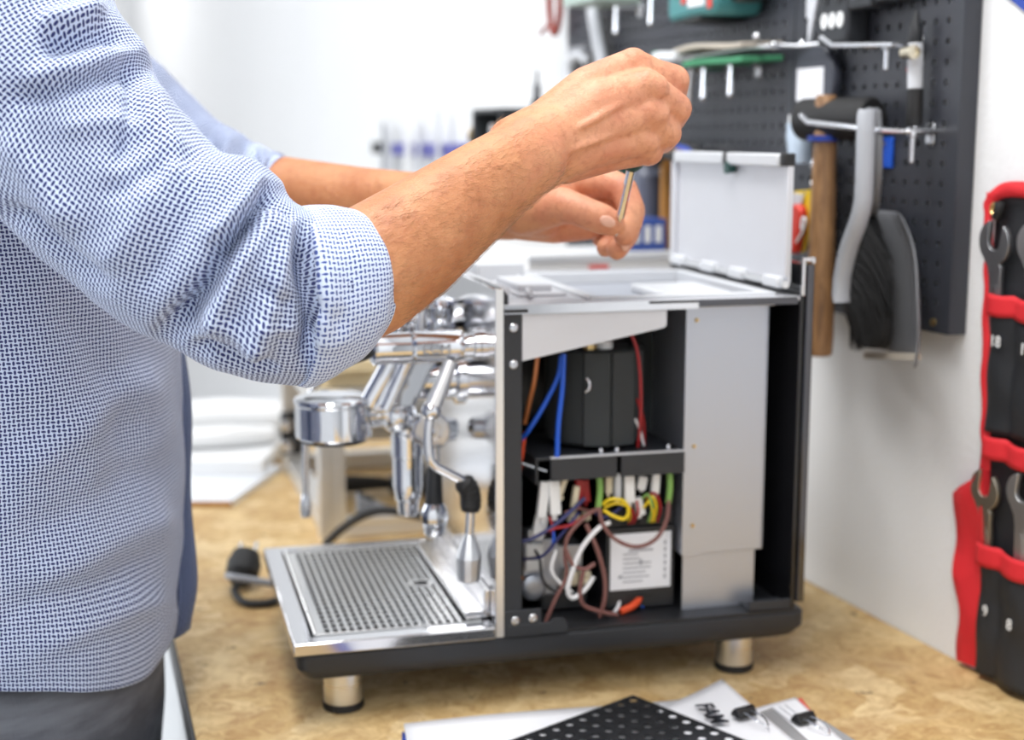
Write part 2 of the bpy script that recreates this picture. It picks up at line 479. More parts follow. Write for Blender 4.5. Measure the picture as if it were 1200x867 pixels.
m = MB(); m.box((-1.2, 3.2, -0.03), (7, 11.4, 0.06)); 
floor = struct(m.build('floor', mat_grainy('pale_floor', (0.55, 0.56, 0.57, 1), 0.22, 0.0, 80, 0.02, 0.05), None))
def wall_box(name, x0, x1, d0, d1, z0, z1):
    m = MB(); c = [wall_pt(x, d, 0) for x, d in ((x0, d0), (x1, d0), (x1, d1), (x0, d1))]
    m.rings([[V((p.x, p.y, z0)) for p in c], [V((p.x, p.y, z1)) for p in c]])
    return struct(m.build(name, M['plaster']))
wall_box('wall_right', -7.2, 2.2, 0.0, -0.12, 0.0, 2.9)
wall_box('wall_back', -7.32, -7.2, 4.2, -0.12, 0.0, 2.9)
m = MB(); c = [wall_pt(x, d, 0) for x, d in ((-7.2, 0.0), (2.2, 0.0), (2.2, 0.012), (-7.2, 0.012))]
m.rings([[V((p.x, p.y, 0)) for p in c], [V((p.x, p.y, 0.07)) for p in c]])
struct(m.build('baseboard_right', M['white_paint']))

mb = MB(); mb.box((-1.2, 3.2, 2.95), (7, 11.4, 0.1)); struct(mb.build('ceiling', M['plaster']))
mb = MB(); mb.box((0.2, -1.9, 1.45), (6, 0.12, 2.9)); struct(mb.build('wall_front', M['plaster']))
mb = MB(); mb.box((-3.15, 2.6, 1.45), (0.12, 8.9, 2.9)); struct(mb.build('wall_left', M['plaster']))

# workbench
EDGE0 = V((-0.2547, 1.0844, 0)); ED = V((-math.sin(R(17.2)), math.cos(R(17.2)), 0))
bench = thing('workbench', 'long workbench with a stained chipboard top and glossy white front, under the machine', 'workbench', (0, 1.3, 0))
off = V((0, 1.3, 0))
BACKS = 1.45                                # far end along the wall
g = 0.0015
p0, p1 = EDGE0 - ED * 1.0, EDGE0 + ED * 1.47
q1, q0 = wall_pt(-1.33, g, -BZ), wall_pt(0.75, g, -BZ)
mb = MB(); mb.rings([[V((p.x, p.y, BZ - 0.028)) for p in (p0, p1, q1, q0)], [V((p.x, p.y, BZ)) for p in (p0, p1, q1, q0)]])
mb.build('bench_top', M['osb'], bench, off=off)
en = V((-ED.y, ED.x, 0))
mb = MB(); mb.rings([[V((p.x, p.y, z)) for p in (p0 + en * .003, p1 + en * .003, p1 + en * .0002, p0 + en * .0002)] for z in (BZ - 0.03, BZ - 0.0015)])
mb.build('edge_strip', M['black_plastic'], bench, off=off)
L = 2.47
for i in range(4):                           # drawer fronts in glossy white
    a, b = p0 - en * .004 + ED * (i * L / 4 + .003), p0 - en * .004 + ED * ((i + 1) * L / 4 - .003)
    for z0, z1 in ((0.10, 0.46), (0.466, 0.868)):
        mb = MB(); mb.rings([[V((p.x, p.y, z)) for p in (a, b, b - en * .018, a - en * .018)] for z in (z0, z1)])
        d = mb.build('drawer_front', M['white_paint'], bench, bevel=.0015, off=off)
        mb = MB(); mid = (a + b) / 2 + en * .012; zz = z1 - .05
        mb.tube([mid - ED * .06 - en * .012 + V((0, 0, zz)), mid - ED * .06 + V((0, 0, zz)), mid + ED * .06 + V((0, 0, zz)), mid + ED * .06 - en * .012 + V((0, 0, zz))], .004, 8, smooth=False)
        h = mb.build('handle', M['steel'], d, off=off)
mb = MB(); c = [p0 - en * .03 + ED * .01, p1 - en * .03 - ED * .01, q1 - WY * .02 + WX * .02, q0 - WY * .02 - WX * .02]
mb.rings([[V((p.x, p.y, z)) for p in c] for z in (0.0, BZ - 0.029)])
mb.build('cabinet_body', M['white_plastic'], bench, off=off)
# ------------------------------------------------------------------ the espresso machine (local x: front to back, y: away, z: up)
MA = R(14.6)
MO = V((-0.1749, 1.1090, BZ))
MAC = thing('espresso_machine', 'dismantled espresso machine with its side panel off, wiring bared, standing on the bench', 'coffee machine', MO, MA)
W = 0.285
def part(mb, name, mat, parent=MAC, bevel=0.0, **k): return mb.build(name, mat, parent, bevel, **k)
def rrect(x0, x1, y0, y1, r, z, n=5):
    out = []
    for cx, cy, a0 in ((x1 - r, y1 - r, 0), (x0 + r, y1 - r, 90), (x0 + r, y0 + r, 180), (x1 - r, y0 + r, 270)):
        for k in range(n + 1):
            a = R(a0 + 90 * k / n); out.append(V((cx + r * math.cos(a), cy + r * math.sin(a), z)))
    return out
def screw(c, n, r=.0032, mat='zinc', parent=MAC, h=.0018):
    c, n = V(c), V(n).normalized()
    mb = MB(); mb.lathe(c, n, [(0, r), (h * .6, r), (h, r * .75), (h, r * .45), (h * .4, r * .40)], 14)
    return part(mb, 'screw', M[mat], parent)

# base tub, chamfered underneath
mb = MB(); mb.rings([rrect(.016, .436, .014, W - .014, .01, .0345), rrect(.006, .447, .005, W - .005, .012, .0385), rrect(0, .454, 0, W, .012, .047), rrect(0, .454, 0, W, .012, .0595), rrect(.002, .452, .002, W - .002, .012, .0618)])
base = part(mb, 'base', M['black_powder'])
for x in (.041, .400):
    for y in (.035, W - .035):
        mb = MB(); mb.lathe((x, y, .006), (0, 0, 1), [(0, .0160), (.001, .0168), (.029, .0168), (.0295, .016)], 28)
        ft = part(mb, 'foot', M['steel'])
        mb = MB(); mb.lathe((x, y, 0), (0, 0, 1), [(0, .0165), (.001, .0175), (.0062, .0175), (.0066, .016)], 28)
        part(mb, 'rubber_pad', M['black_rubber'], ft)

# drip tray with its slotted grate
dt = MB()
X0, X1, Y0, Y1 = -.004, .1655, -.004, W - .003
i0, i1, j0, j1 = .013, .158, .012, Y1 - .014
zt, zb = .0725, .0622
outer = [(X0, Y0), (X1, Y0), (X1, Y1), (X0, Y1)]; inner = [(i0, j0), (i1, j0), (i1, j1), (i0, j1)]
vs = [V((x, y, z)) for z in (zb, zt) for x, y in outer] + [V((x, y, z)) for z in (zb, zt) for x, y in inner]
fs = []
for k in range(4):
    k2 = (k + 1) % 4
    fs += [(k, k2, 4 + k2, 4 + k), (8 + k, 12 + k, 12 + k2, 8 + k2), (4 + k, 4 + k2, 12 + k2, 12 + k), (k, 8 + k, 8 + k2, k2)]
dt.add(vs, fs)
tray = part(dt, 'drip_tray', M['polished'], bevel=.0012, angle=25)
mb = MB(); mb.bb(i0 + .0005, i1 - .0005, j0 + .0005, j1 - .0005, .0620, .0633)
part(mb, 'basin', M['dark_steel'], tray)
g0, g1, h0, h1 = .024, .1545, .020, j1 - .010          # grate field
gr = MB()
nxs, nys = 19, 20
pxx, pyy = (g1 - g0) / nxs, (h1 - h0) / nys
for i in range(nxs):
    for j in range(nys):
        cx, cy = g0 + (i + .5) * pxx, h0 + (j + .5) * pyy
        if (cx - .128) ** 2 + (cy - .135) ** 2 < .0105 ** 2: continue
        hw, hl = pxx * .31, pyy * .41
        o_ = [(cx - pxx / 2, cy - pyy / 2), (cx + pxx / 2, cy - pyy / 2), (cx + pxx / 2, cy + pyy / 2), (cx - pxx / 2, cy + pyy / 2)]
        n_ = [(cx - hw, cy - hl), (cx + hw, cy - hl), (cx + hw, cy + hl), (cx - hw, cy + hl)]
        gr.add([V((x, y, .0714)) for x, y in o_] + [V((x, y, .0714)) for x, y in n_] + [V((x, y, .0700)) for x, y in n_],
               [(k, (k + 1) % 4, 4 + (k + 1) % 4, 4 + k) for k in range(4)] + [(4 + k, 4 + (k + 1) % 4, 8 + (k + 1) % 4, 8 + k) for k in range(4)])
# rim of the grate and the finger hole
for a0, a1, b0, b1 in ((.0165, g0, .0150, h1 + .006), (g1, g1 + .003, .0150, h1 + .006), (g0, g1, .0150, h0), (g0, g1, h1, h1 + .006)):
    gr.bb(a0, a1, b0, b1, .0690, .0714)
ring = [[V((.128 + r * math.cos(2 * PI * k / 28), .135 + r * math.sin(2 * PI * k / 28), z)) for k in range(28)] for r, z in ((.0075, .0700), (.0075, .0716), (.0125, .0716), (.0125, .0706))]
gr.rings(ring, True, False)
gr.tube([(.0165, .0150, .0722), (.0165, h1 + .006, .0722)], .0016, 8, smooth=False)
gr.tube([(.0165, .0150, .0722), (g1 + .003, .0150, .0722)], .0014, 8, smooth=False)
part(gr, 'grate', M['steel'], tray, angle=20)
mb = MB(); mb.lathe((.108, .0155, .0640), (0, 0, 1), [(0, .008), (.0072, .008), (.0085, .0065), (.0085, .004), (.002, .0038)], 20)
part(mb, 'tray_tab', M['polished'], tray)

# front panel
mb = MB(); mb.bb(.1665, .1735, 0, W, .0618, .3585)
fp = part(mb, 'front_panel', M['polished'], bevel=.001)
mb = MB(); mb.bb(.1668, .1733, -.0012, -.0001, .0625, .3580)
part(mb, 'edge_fold', M['steel_bright'], fp)
mb = MB(); mb.prism([(.1735, .336), (.1735, .358), (.178, .352), (.178, .336)], (0, 0.0005, 0), (1, 0, 0), (0, 0, 1), -.012)
part(mb, 'corner_cap', M['black_plastic'], fp, bevel=.0006)
mb = MB(); mb.bb(.145, .1664, .02, .24, .0735, .080); mb.bb(.1615, .1664, .02, .24, .080, .098)
part(mb, 'splash_rail', M['polished'], fp, bevel=.001)

# front post with bracket foot
mb = MB(); mb.bb(.1738, .1895, .0005, .0035, .0618, .3405); mb.bb(.1738, .1765, .0035, .022, .0618, .3405)
post = part(mb, 'front_post', M['black_powder'], bevel=.0006)
mb = MB(); mb.bb(.1738, .206, -.0022, .0004, .0618, .0850)
br = part(mb, 'foot_bracket', M['black_powder'], post, bevel=.0006)
for c in ((.1822, .0005, .326), (.1822, .0005, .2955)): screw(c, (0, -1, 0), .0036, 'zinc', post)
for c in ((.183, -.0022, .0765), (.1985, -.0022, .0775)): screw(c, (0, -1, 0), .0036, 'zinc', post)
mb = MB(); mb.prism([(.1765, .0625), (.1885, .0625), (.1885, .0665), (.206, .0665), (.206, .0625), (.229, .0625), (.229, .071), (.225, .0755), (.2165, .0755), (.214, .0725), (.1765, .0725)], (0, -.003, 0), (1, 0, 0), (0, 0, 1), -.0025)
part(mb, 'slotted_rail', M['black_powder'], post, bevel=.0004)

# dark shell: floor, far panel, rear panel
mb = MB(); mb.bb(.1738, .446, .0, W - .001, .0619, .0640)
part(mb, 'chassis_floor', M['black_plastic'])
mb = MB(); mb.bb(.1738, .4440, W - .004, W - .001, .0641, .345)
part(mb, 'far_side_panel', M['black_gloss'])
mb = MB(); mb.bb(.4385, .4425, .002, W - .001, .0641, .372)
rear = part(mb, 'rear_panel', M['black_gloss'])
mb = MB(); mb.bb(.4428, .4500, -.0015, W, .0700, .372)
part(mb, 'rear_cover', M['smoked'], rear, bevel=.0012)  # polished edge, the dark it mirrors is in the colour
mb = MB(); mb.bb(.4380, .4410, -.0018, .0020, .345, .378); mb.bb(.4470, .4500, -.0018, .0020, .3725, .378); mb.bb(.4410, .4470, -.0018, .0020, .3745, .378)
part(mb, 'rear_bracket', M['polished'], rear, bevel=.0006)
mb = MB(); mb.bb(.398, .4384, .0008, .0035, .0645, .0735); mb.bb(.398, .4384, .0035, .03, .0645, .0665)
part(mb, 'rear_foot_rail', M['black_powder'], rear, bevel=.0008)

# top frame and white tank in it
mb = MB(); mb.bb(.1738, .437, -.001, .010, .3412, .3450); mb.bb(.1738, .250, .010, W, .3418, .3450); mb.bb(.250, .437, W - .05, W, .3418, .3450); mb.bb(.420, .437, .010, W - .05, .3418, .3450)
top = part(mb, 'top_frame', M['lid_grey'], bevel=.0008)
mb = MB(); mb.bb(.1738, .343, -.0022, -.0012, .3372, .3448)
part(mb, 'top_lip', M['polished'], top)
mb = MB(); mb.bb(.3432, .4345, -.0022, -.0012, .3385, .3448)
part(mb, 'dark_lip', M['smoked'], top)  # right stretch of the polished lip, dark reflection put into the colour
for a in ((.1742, .1935, -.0036, -.0022, .3386, .3410), (.299, .343, -.0034, -.0023, .3425, .3445)):
    mb = MB(); mb.bb(*a); part(mb, 'edge_seal', M['black_rubber'], top)
tk = MB()
tx0, tx1, ty0, ty1 = .2505, .4195, .0105, W - .0505
rim = .010
for a, b, c, d in ((tx0, tx1, ty0, ty0 + rim), (tx0, tx1, ty1 - rim, ty1), (tx0, tx0 + rim, ty0 + rim, ty1 - rim), (tx1 - rim, tx1, ty0 + rim, ty1 - rim)):
    tk.bb(a, b, c, d, .336, .3478)
tank = part(tk, 'water_tank', M['tank_white'], top, bevel=.001)
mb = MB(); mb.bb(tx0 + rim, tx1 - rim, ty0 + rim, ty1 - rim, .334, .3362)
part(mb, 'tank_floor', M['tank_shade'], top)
mb = MB(); mb.bb(.335, .400, .06, .15, .3364, .3440)
part(mb, 'tank_insert', M['tank_white'], top, bevel=.002)
mb = MB()
mb.tube([(.185, .03, .352), (.185, .26, .352)], .003, 10, smooth=False); mb.tube([(.205, .03, .349), (.245, .24, .349)], .0025, 10, smooth=False); mb.bb(.195, .24, .18, .26, .3452, .362)
part(mb, 'cup_rail', M['tank_white'], top, bevel=.001)
mb = MB(); mb.bb(.20, .243, .05, .17, .3452, .3475); mb.bb(.205, .235, .07, .15, .3475, .3535)
part(mb, 'tank_cover', M['pale_grey'], top, bevel=.001)

# open lid standing at the back, hinged along its foot
LX = .4275
mb = MB(); mb.bb(LX, LX + .0025, .004, W - .006, .356, .4575); mb.bb(LX - .004, LX, .268, W - .006, .358, .4575); mb.bb(LX - .003, LX, .004, .010, .362, .4575)
lid = part(mb, 'lid', M['lid_grey'], bevel=.0008)
for y0, y1 in ((.016, .128), (.138, .264)):
    mb = MB(); mb.bb(LX - .008, LX + .003, y0, y1, .4545, .4660)
    part(mb, 'rim_rail', M['tank_white'], lid, bevel=.002)
for y, w in ((.008, .010), (.133, .009), (.2705, .012)):
    mb = MB(); mb.bb(LX - .0075, LX + .0035, y - w / 2, y + w / 2, .4555, .4665)
    part(mb, 'rim_plug', M['black_rubber'], lid, bevel=.0015)
mb = MB(); mb.cyl((LX - .009, .124, .452), (LX - .001, .124, .452), .006, .005, 14)
part(mb, 'bumper', M['dark_green'], lid)
mb = MB(); mb.tube([(LX - .002, .004, .3545), (LX - .002, W - .006, .3545)], .0032, 10, smooth=False)
part(mb, 'hinge_rod', M['steel'], lid)
for y in (.028, .105, .175, .255):
    mb = MB(); mb.bb(LX - .007, LX + .001, y - .016, y + .016, .3505, .3605)
    part(mb, 'hinge_tab', M['tank_white'], lid, bevel=.002)

# triangular bracket
mb = MB(); mb.prism([(.1897, .3360), (.3155, .3365), (.3155, .3235), (.313, .3215), (.1897, .2980)], (0, .0005, 0), (1, 0, 0), (0, 0, 1), -.0022)
mb.bb(.1897, .3155, .0005, .02, .3358, .3370)
part(mb, 'bracket_plate', M['lid_grey'])

# boilers wrapped in black foam
def boiler(cx, cy, r, z0, z1, seams):
    mb = MB(); mb.lathe((cx, cy, z0), (0, 0, 1), [(0, r * .9), (.003, r), (z1 - z0 - .003, r), (z1 - z0, r - .004)], 40)
    b = part(mb, 'boiler', M['insulation'])
    mb = MB(); mb.lathe((cx, cy, z1 + .0003), (0, 0, 1), [(0, r - .012), (.003, r - .014), (.006, r * .4), (.007, 0.001)], 32)
    part(mb, 'boiler_end', M['black_plastic'], b)
    for a in seams:
        u = V((math.cos(R(a)), math.sin(R(a)), 0)); t = V((-u.y, u.x, 0))
        mb = MB(); c = V((cx, cy, 0)) + u * (r - .001)
        mb.rings([[c - t * .012 + V((0, 0, z)), c + t * .012 + V((0, 0, z)), c + t * .011 + u * .0035 + V((0, 0, z)), c - t * .011 + u * .0035 + V((0, 0, z))] for z in (z0 + .002, z1 - .001)])
        part(mb, 'seam_strip', M['insulation'], b)
    return b
b1 = boiler(.276, .074, .0445, .214, .2985, (-105, -75))
b2 = boiler(.364, .140, .047, .206, .3080, ())
mb = MB(); mb.lathe((.262, .045, .2990), (0, 0, 1), [(0, .006), (.004, .006), (.005, .0035), (.014, .0035), (.0145, .005), (.018, .005)], 12)
part(mb, 'brass_fitting', M['brass'], b1)
mb = MB(); mb.lathe((.2745, .043, .2995), (0, 0, 1), [(0, .0075), (.006, .0075), (.0065, .004), (.012, .0035), (.016, .0045), (.018, .0045)], 12)
part(mb, 'white_fitting', M['white_plastic'], b1)
mb = MB(); mb.tube([(.240, .06, .300), (.244, .05, .305), (.25, .045, .303)], .006, 10)
part(mb, 'chrome_elbow', M['chrome'], b1)
mb = MB(); mb.tube([(.2545, .0295, .276), (.2565, .0275, .272), (.256, .0275, .267), (.2535, .029, .264)], .0013, 8)
part(mb, 'wire_hook', M['zinc'], b1)

# folded shelf with two-piece front lip
mb = MB(); mb.bb(.206, .338, .018, .120, .2085, .2110); mb.bb(.206, .2085, .018, .12, .188, .2085)
shelf = part(mb, 'shelf', M['black_powder'], bevel=.0004)
for a, b in ((.2185, .2775), (.2815, .3395)):
    mb = MB(); mb.bb(a, b, .0135, .0175, .1915, .2105)
    part(mb, 'front_lip', M['black_powder'], shelf, bevel=.0004)
mb = MB(); mb.bb(.2185, .3395, .0132, .0182, .2107, .2118)
part(mb, 'edge_strip', M['pale_grey'], shelf)
for x in (.2655, .2800, .3270): screw((x, .022, .2118), (0, 0, 1), .0022, 'zinc', shelf, .004)

# sheet-metal tank holder at the back
mb = MB(); mb.bb(.3405, .4165, .020, .0215, .1155, .3410); mb.bb(.4165, .4180, .020, .150, .1155, .3410); mb.bb(.3405, .3420, .020, .13, .1155, .3410)
hold = part(mb, 'tank_holder', M['galv'], bevel=.0005)
mb = MB(); mb.bb(.3405, .3590, .0188, .0198, .1155, .3410)
part(mb, 'fold_strip', M['galv'], hold)
mb = MB(); mb.bb(.3430, .4100, .0225, .0240, .0641, .1180); mb.bb(.4100, .4115, .0225, .12, .0641, .1180)
part(mb, 'lower_plate', M['galv'], hold)
for z in (.3245, .2135, .1420): screw((.350, .0188, z), (0, -1, 0), .0018, 'brass', hold)

# control box with printed label
mb = MB(); mb.bb(.2750, .3390, .032, .062, .0660, .1400); mb.bb(.2750, .3390, .036, .062, .1400, .1555)
box = part(mb, 'control_box', M['black_plastic'], bevel=.001)
mb = MB(); mb.bb(.2785, .3350, .0312, .0319, .0840, .1350)
lab = part(mb, 'label_plate', M['paper'], box)
mb = MB(); rr = random.Random(3)
for k in range(7): mb.bb(.290, .296 + .020 * rr.random() + .008, .03095, .0311, .0905 + k * .0042, .0917 + k * .0042)
for k in range(6): mb.bb(.3285, .3305, .03095, .0311, .092 + k * .0062, .096 + k * .0062)
mb.bb(.2950, .3180, .03095, .0311, .1185, .1205); mb.bb(.3055, .3080, .03095, .0311, .106, .1110); mb.bb(.2860, .2895, .03095, .0311, .0945, .0975)
part(mb, 'printing', M['grey_print'], lab)
mb = MB()
for k in range(4): mb.bb(.276 + k * .0145, .288 + k * .0145, .0335, .0355, .1410, .1530)
part(mb, 'terminal_row', M['black_rubber'], box, bevel=.0006)
mb = MB(); mb.bb(.297, .317, .0305, .0325, .0765, .0785)
part(mb, 'clip', M['black_rubber'], box)
for k, (x, mt) in enumerate(((.2885, 'white_wire'), (.2960, 'pale_grey'), (.3045, 'white_wire'), (.3145, 'white_plastic'))):
    mb = MB(); mb.cyl((x, .040, .066), (x - .001, .038, .0765 - .004), .0026, .0026, 10)
    mb.cyl((x, .0400, .0765), (x, .040, .0660), .0032, .0028, 10)
    part(mb, 'ferrule', M[mt], box)

# solenoid block and ceramic terminals low at the front
mb = MB(); mb.bb(.204, .236, .050, .095, .078, .130); mb.lathe((.212, .049, .088), (0, -1, 0), [(0, .012), (.004, .012), (.006, .009), (.006, .004)], 20); mb.bb(.236, .262, .060, .10, .082, .120)
pump = part(mb, 'pump_block', M['galv'], bevel=.001)
mb = MB(); mb.bb(.205, .221, .044, .050, .104, .128); mb.bb(.208, .219, .0455, .05, .130, .140)
part(mb, 'bracket', M['white_plastic'], pump, bevel=.0008)
for x in (.2475, .2600):
    mb = MB(); mb.bb(x - .005, x + .005, .044, .056, .0870, .0990); mb.lathe((x, .0438, .093), (0, -1, 0), [(0, .0035), (.002, .0035), (.002, .0018), (.0003, .0016)], 12)
    part(mb, 'terminal_block', M['cream_plastic'], pump, bevel=.0008)
mb = MB(); mb.bb(.220, .262, .046, .06, .0660, .0800)
part(mb, 'mount_foot', M['black_plastic'], pump, bevel=.001)
# spade connectors hanging below the shelf
for i, (x, z, w, h, y, mt, tl) in enumerate(((.2155, .172, .0085, .032, .024, 'white_plastic', 6), (.2250, .174, .0095, .030, .021, 'white_plastic', -3), (.2330, .182, .005, .018, .026, 'cream_plastic', 20), (.2490, .176, .007, .022, .028, 'red', 4), (.2450, .172, .005, .02, .026, 'cream_plastic', 8), (.2560, .176, .006, .02, .03, 'red', -6),
        (.2760, .182, .006, .018, .028, 'cream_plastic', 0), (.2835, .180, .006, .022, .026, 'pale_grey', 0), (.2930, .178, .009, .026, .022, 'white_plastic', -2), (.3060, .181, .008, .012, .026, 'white_plastic', 10), (.3180, .181, .007, .020, .024, 'white_plastic', 4), (.2140, .148, .011, .018, .028, 'white_plastic', 12), (.2440, .153, .009, .009, .027, 'cream_plastic', 20), (.2560, .154, .007, .007, .028, 'cream_plastic', 0), (.3035, .160, .008, .016, .025, 'white_plastic', -14))):
    mb = MB(); mb.box((x, y + .004, z), (w, .006, h), (R(tl), 'Y')); mb.box((x, y + .004, z - h * .58), (w * .5, .003, h * .2), (R(tl), 'Y'))
    part(mb, 'connector', M[mt], bevel=.0007)
for x in (.2650, .3295):
    mb = MB(); mb.tube([(x, .024, .192), (x + .0005, .023, .178), (x - .001, .0225, .163)], .0028, 10)
    part(mb, 'sleeve', M['green'])
# wires: (colour, radius, points x,y,z)
for mt, r, pts in (
    ('blue', .0020, [(.229, .02, .298), (.226, .02, .280), (.214, .022, .255), (.202, .024, .235), (.196, .03, .225)]),
    ('blue', .0022, [(.2305, .018, .300), (.229, .017, .270), (.2255, .016, .240), (.2245, .016, .212)]),
    ('copper', .0023, [(.214, .04, .300), (.211, .04, .275), (.208, .045, .255), (.205, .05, .235)]),
    ('orange', .0016, [(.200, .03, .232), (.197, .03, .208), (.194, .03, .185), (.193, .035, .165)]),
    ('red', .0014, [(.291, .03, .320), (.299, .028, .300), (.303, .028, .270), (.304, .03, .235), (.3035, .034, .212)]),
    ('red', .0011, [(.302, .034, .255), (.309, .036, .235), (.312, .04, .212)]),
    ('white_wire', .0010, [(.300, .032, .238), (.305, .032, .226), (.309, .034, .213)]),
    ('navy', .0018, [(.178, .03, .140), (.195, .022, .138), (.212, .020, .144), (.232, .020, .157), (.252, .024, .172)]),
    ('navy', .0014, [(.200, .035, .118), (.214, .024, .123), (.228, .020, .140), (.246, .022, .160)]),
    ('red', .0014, [(.206, .022, .141), (.222, .019, .148), (.238, .020, .150), (.256, .024, .158)]),
    ('brown', .0018, [(.2150, .018, .064), (.224, .018, .085), (.234, .018, .105), (.2325, .018, .125), (.236, .018, .142), (.252, .018, .158), (.2640, .021, .163)]),
    ('brown', .0019, [(.2640, .0215, .164), (.266, .016, .150), (.277, .014, .136), (.296, .014, .128), (.314, .015, .133), (.325, .018, .148), (.3285, .0215, .166)]),
    ('brown', .0019, [(.232, .016, .131), (.239, .015, .116), (.250, .0155, .111), (.259, .016, .115)]),
    ('brown', .0020, [(.252, .020, .150), (.261, .016, .128), (.268, .0155, .102), (.268, .0155, .082), (.2645, .018, .066)]),
    ('brown', .0019, [(.249, .016, .110), (.2455, .0145, .094), (.248, .0145, .080), (.262, .016, .072), (.281, .018, .066)]),
    ('white_wire', .0021, [(.2740, .022, .149), (.262, .017, .146), (.247, .0155, .130), (.2385, .0150, .110), (.2345, .0150, .093), (.240, .0155, .086), (.252, .0165, .094), (.2590, .0200, .1020)]),
    ('white_wire', .0015, [(.226, .022, .128), (.221, .020, .112), (.228, .019, .100), (.240, .020, .090)]),
    ('white_wire', .0016, [(.2890, .036, .076), (.286, .030, .070), (.280, .024, .0665)]),
    ('orange', .0032, [(.3090, .037, .078), (.305, .032, .073), (.298, .027, .070), (.286, .023, .0672)]),
    ('blue', .0024, [(.3120, .038, .076), (.311, .035, .071), (.309, .034, .066)]),
    ('yellow', .0015, [(.268, .022, .166), (.274, .018, .171), (.285, .017, .169), (.2900, .018, .160), (.286, .017, .153), (.276, .018, .156), (.268, .021, .161)]),
    ('yellow', .0013, [(.270, .023, .163), (.279, .019, .167), (.290, .019, .163), (.2945, .024, .155), (.295, .03, .147)]),
    ('red', .0013, [(.290, .022, .164), (.2945, .02, .158), (.296, .024, .150), (.2955, .032, .144)]),
    ('red', .0013, [(.300, .025, .166), (.3, .021, .157), (.2995, .026, .15), (.299, .032, .144)]),
    ('yellow', .0012, [(.309, .024, .164), (.313, .021, .170), (.317, .022, .160), (.318, .03, .145)]),
    ('yellow', .0012, [(.306, .024, .160), (.310, .021, .166), (.314, .022, .156), (.3155, .03, .145)]),
    ('red', .0012, [(.308, .025, .168), (.315, .021, .173), (.321, .022, .160), (.3215, .03, .145)]),
    ('green', .0012, [(.305, .025, .168), (.309, .021, .172), (.313, .021, .160), (.3130, .03, .145)]),
    ('red', .0012, [(.2195, .022, .158), (.222, .020, .150), (.2225, .022, .142)]),
    ('blue', .0012, [(.2225, .021, .148), (.223, .020, .139), (.2225, .024, .130)]),
    ('brown', .0012, [(.234, .024, .160), (.244, .022, .164), (.256, .026, .160), (.27, .03, .158)]),
    ('navy', .0016, [(.262, .026, .158), (.270, .023, .154), (.283, .024, .160), (.296, .03, .170)]),
    ('black_rubber', .0012, [(.210, .05, .128), (.216, .040, .116), (.218, .038, .098), (.228, .040, .086), (.242, .042, .082)]),
    ('copper', .0016, [(.178, .06, .098), (.192, .052, .099), (.204, .050, .096)]),
    ('zinc', .0011, [(.178, .03, .212), (.196, .024, .206), (.2165, .020, .199)]),
):
    mb = MB(); mb.tube(pts, r, 8, 6)
    part(mb, 'wire', M[mt])

# ---- brew group on the front panel
GY = .140
mb = MB(); mb.lathe((.051, GY, .2135), (0, 0, 1), [(0, .0335), (.0015, .0345), (.030, .0345), (.0315, .0355), (.0345, .0355), (.036, .034), (.0385, .026), (.0395, .012), (.0395, .001)], 40)
bell = part(mb, 'brew_group', M['chrome'], angle=25)
mb = MB(); mb.lathe((.051, GY, .2095), (0, 0, 1), [(0, .0270), (.0005, .0300), (.0039, .0300)], 32)
part(mb, 'gasket', M['black_rubber'], bell)
mb = MB(); mb.tube([(.068, GY, .232), (.095, GY, .2325), (.112, GY, .231)], [.0155, .0125, .0150], 20); mb.ball((.110, GY, .230), .0175)
part(mb, 'group_arm', M['chrome'], bell)
mb = MB(); mb.rings([[V((x + dx, GY + dy, z)) for dx, dy in ((-.019, -.023), (.021, -.023), (.021, .023), (-.019, .023))] for x, z in ((.100, .238), (.110, .258), (.128, .294), (.138, .304))])
part(mb, 'group_body', M['chrome'], bell, bevel=.005, seg=3)
mb = MB(); mb.tube([(.082, GY - .010, .243), (.098, GY - .012, .272), (.106, GY - .012, .29)], .0105, 18); mb.tube([(.095, GY - .024, .240), (.108, GY - .024, .268), (.118, GY - .027, .292)], .0070, 14)
part(mb, 'feed_pipe', M['chrome'], bell)
mb = MB(); mb.lathe((.1665, GY, .262), (-1, 0, 0), [(0, .024), (.004, .024), (.006, .019), (.04, .019)], 32)
part(mb, 'flange', M['chrome'], bell)
mb = MB(); mb.lathe((.118, GY, .136), (0, 0, 1), [(0, .0075), (.002, .0095), (.014, .0105), (.016, .0120), (.030, .0140), (.032, .0135), (.055, .0140), (.056, .0150), (.075, .0150), (.078, .012), (.094, .012)], 24)
part(mb, 'drain_chamber', M['chrome'], bell, angle=25)
mb = MB(); mb.lathe((.134, GY - .030, .2205), (0, -1, 0), [(0, .0155), (.002, .0170), (.0055, .0170), (.007, .0155), (.007, .0085), (.0045, .0080), (.0045, .003), (.007, .0028), (.0075, .001)], 32)
cam_d = part(mb, 'lever_cam', M['polished'], bell, angle=25)
mb = MB(); mb.cyl((.134, GY - .030, .2205), (.134, GY - .004, .2205), .009, .011, 20); mb.lathe((.150, GY - .020, .222), (0, 0, 1), [(-.012, .010), (-.006, .0125), (.002, .0125), (.006, .010)], 8)
part(mb, 'cam_boss', M['chrome'], bell)
mb = MB(); mb.tube([(.137, GY - .034, .211), (.138, GY - .034, .195), (.1365, GY - .034, .186)], .0032, 12)
lev = part(mb, 'brew_lever', M['polished'], bell)
mb = MB(); mb.lathe((.1365, GY - .034, .188), (-.02, 0, -1), [(0, .0055), (.002, .0065), (.030, .0080), (.034, .0085)], 20)
part(mb, 'lever_grip', M['black_plastic'], lev)
mb = MB(); mb.lathe((.1360, GY - .034, .1545), (-.02, 0, -1), [(0, .0090), (.005, .0115), (.012, .0130), (.028, .0095), (.0305, .007)], 10)
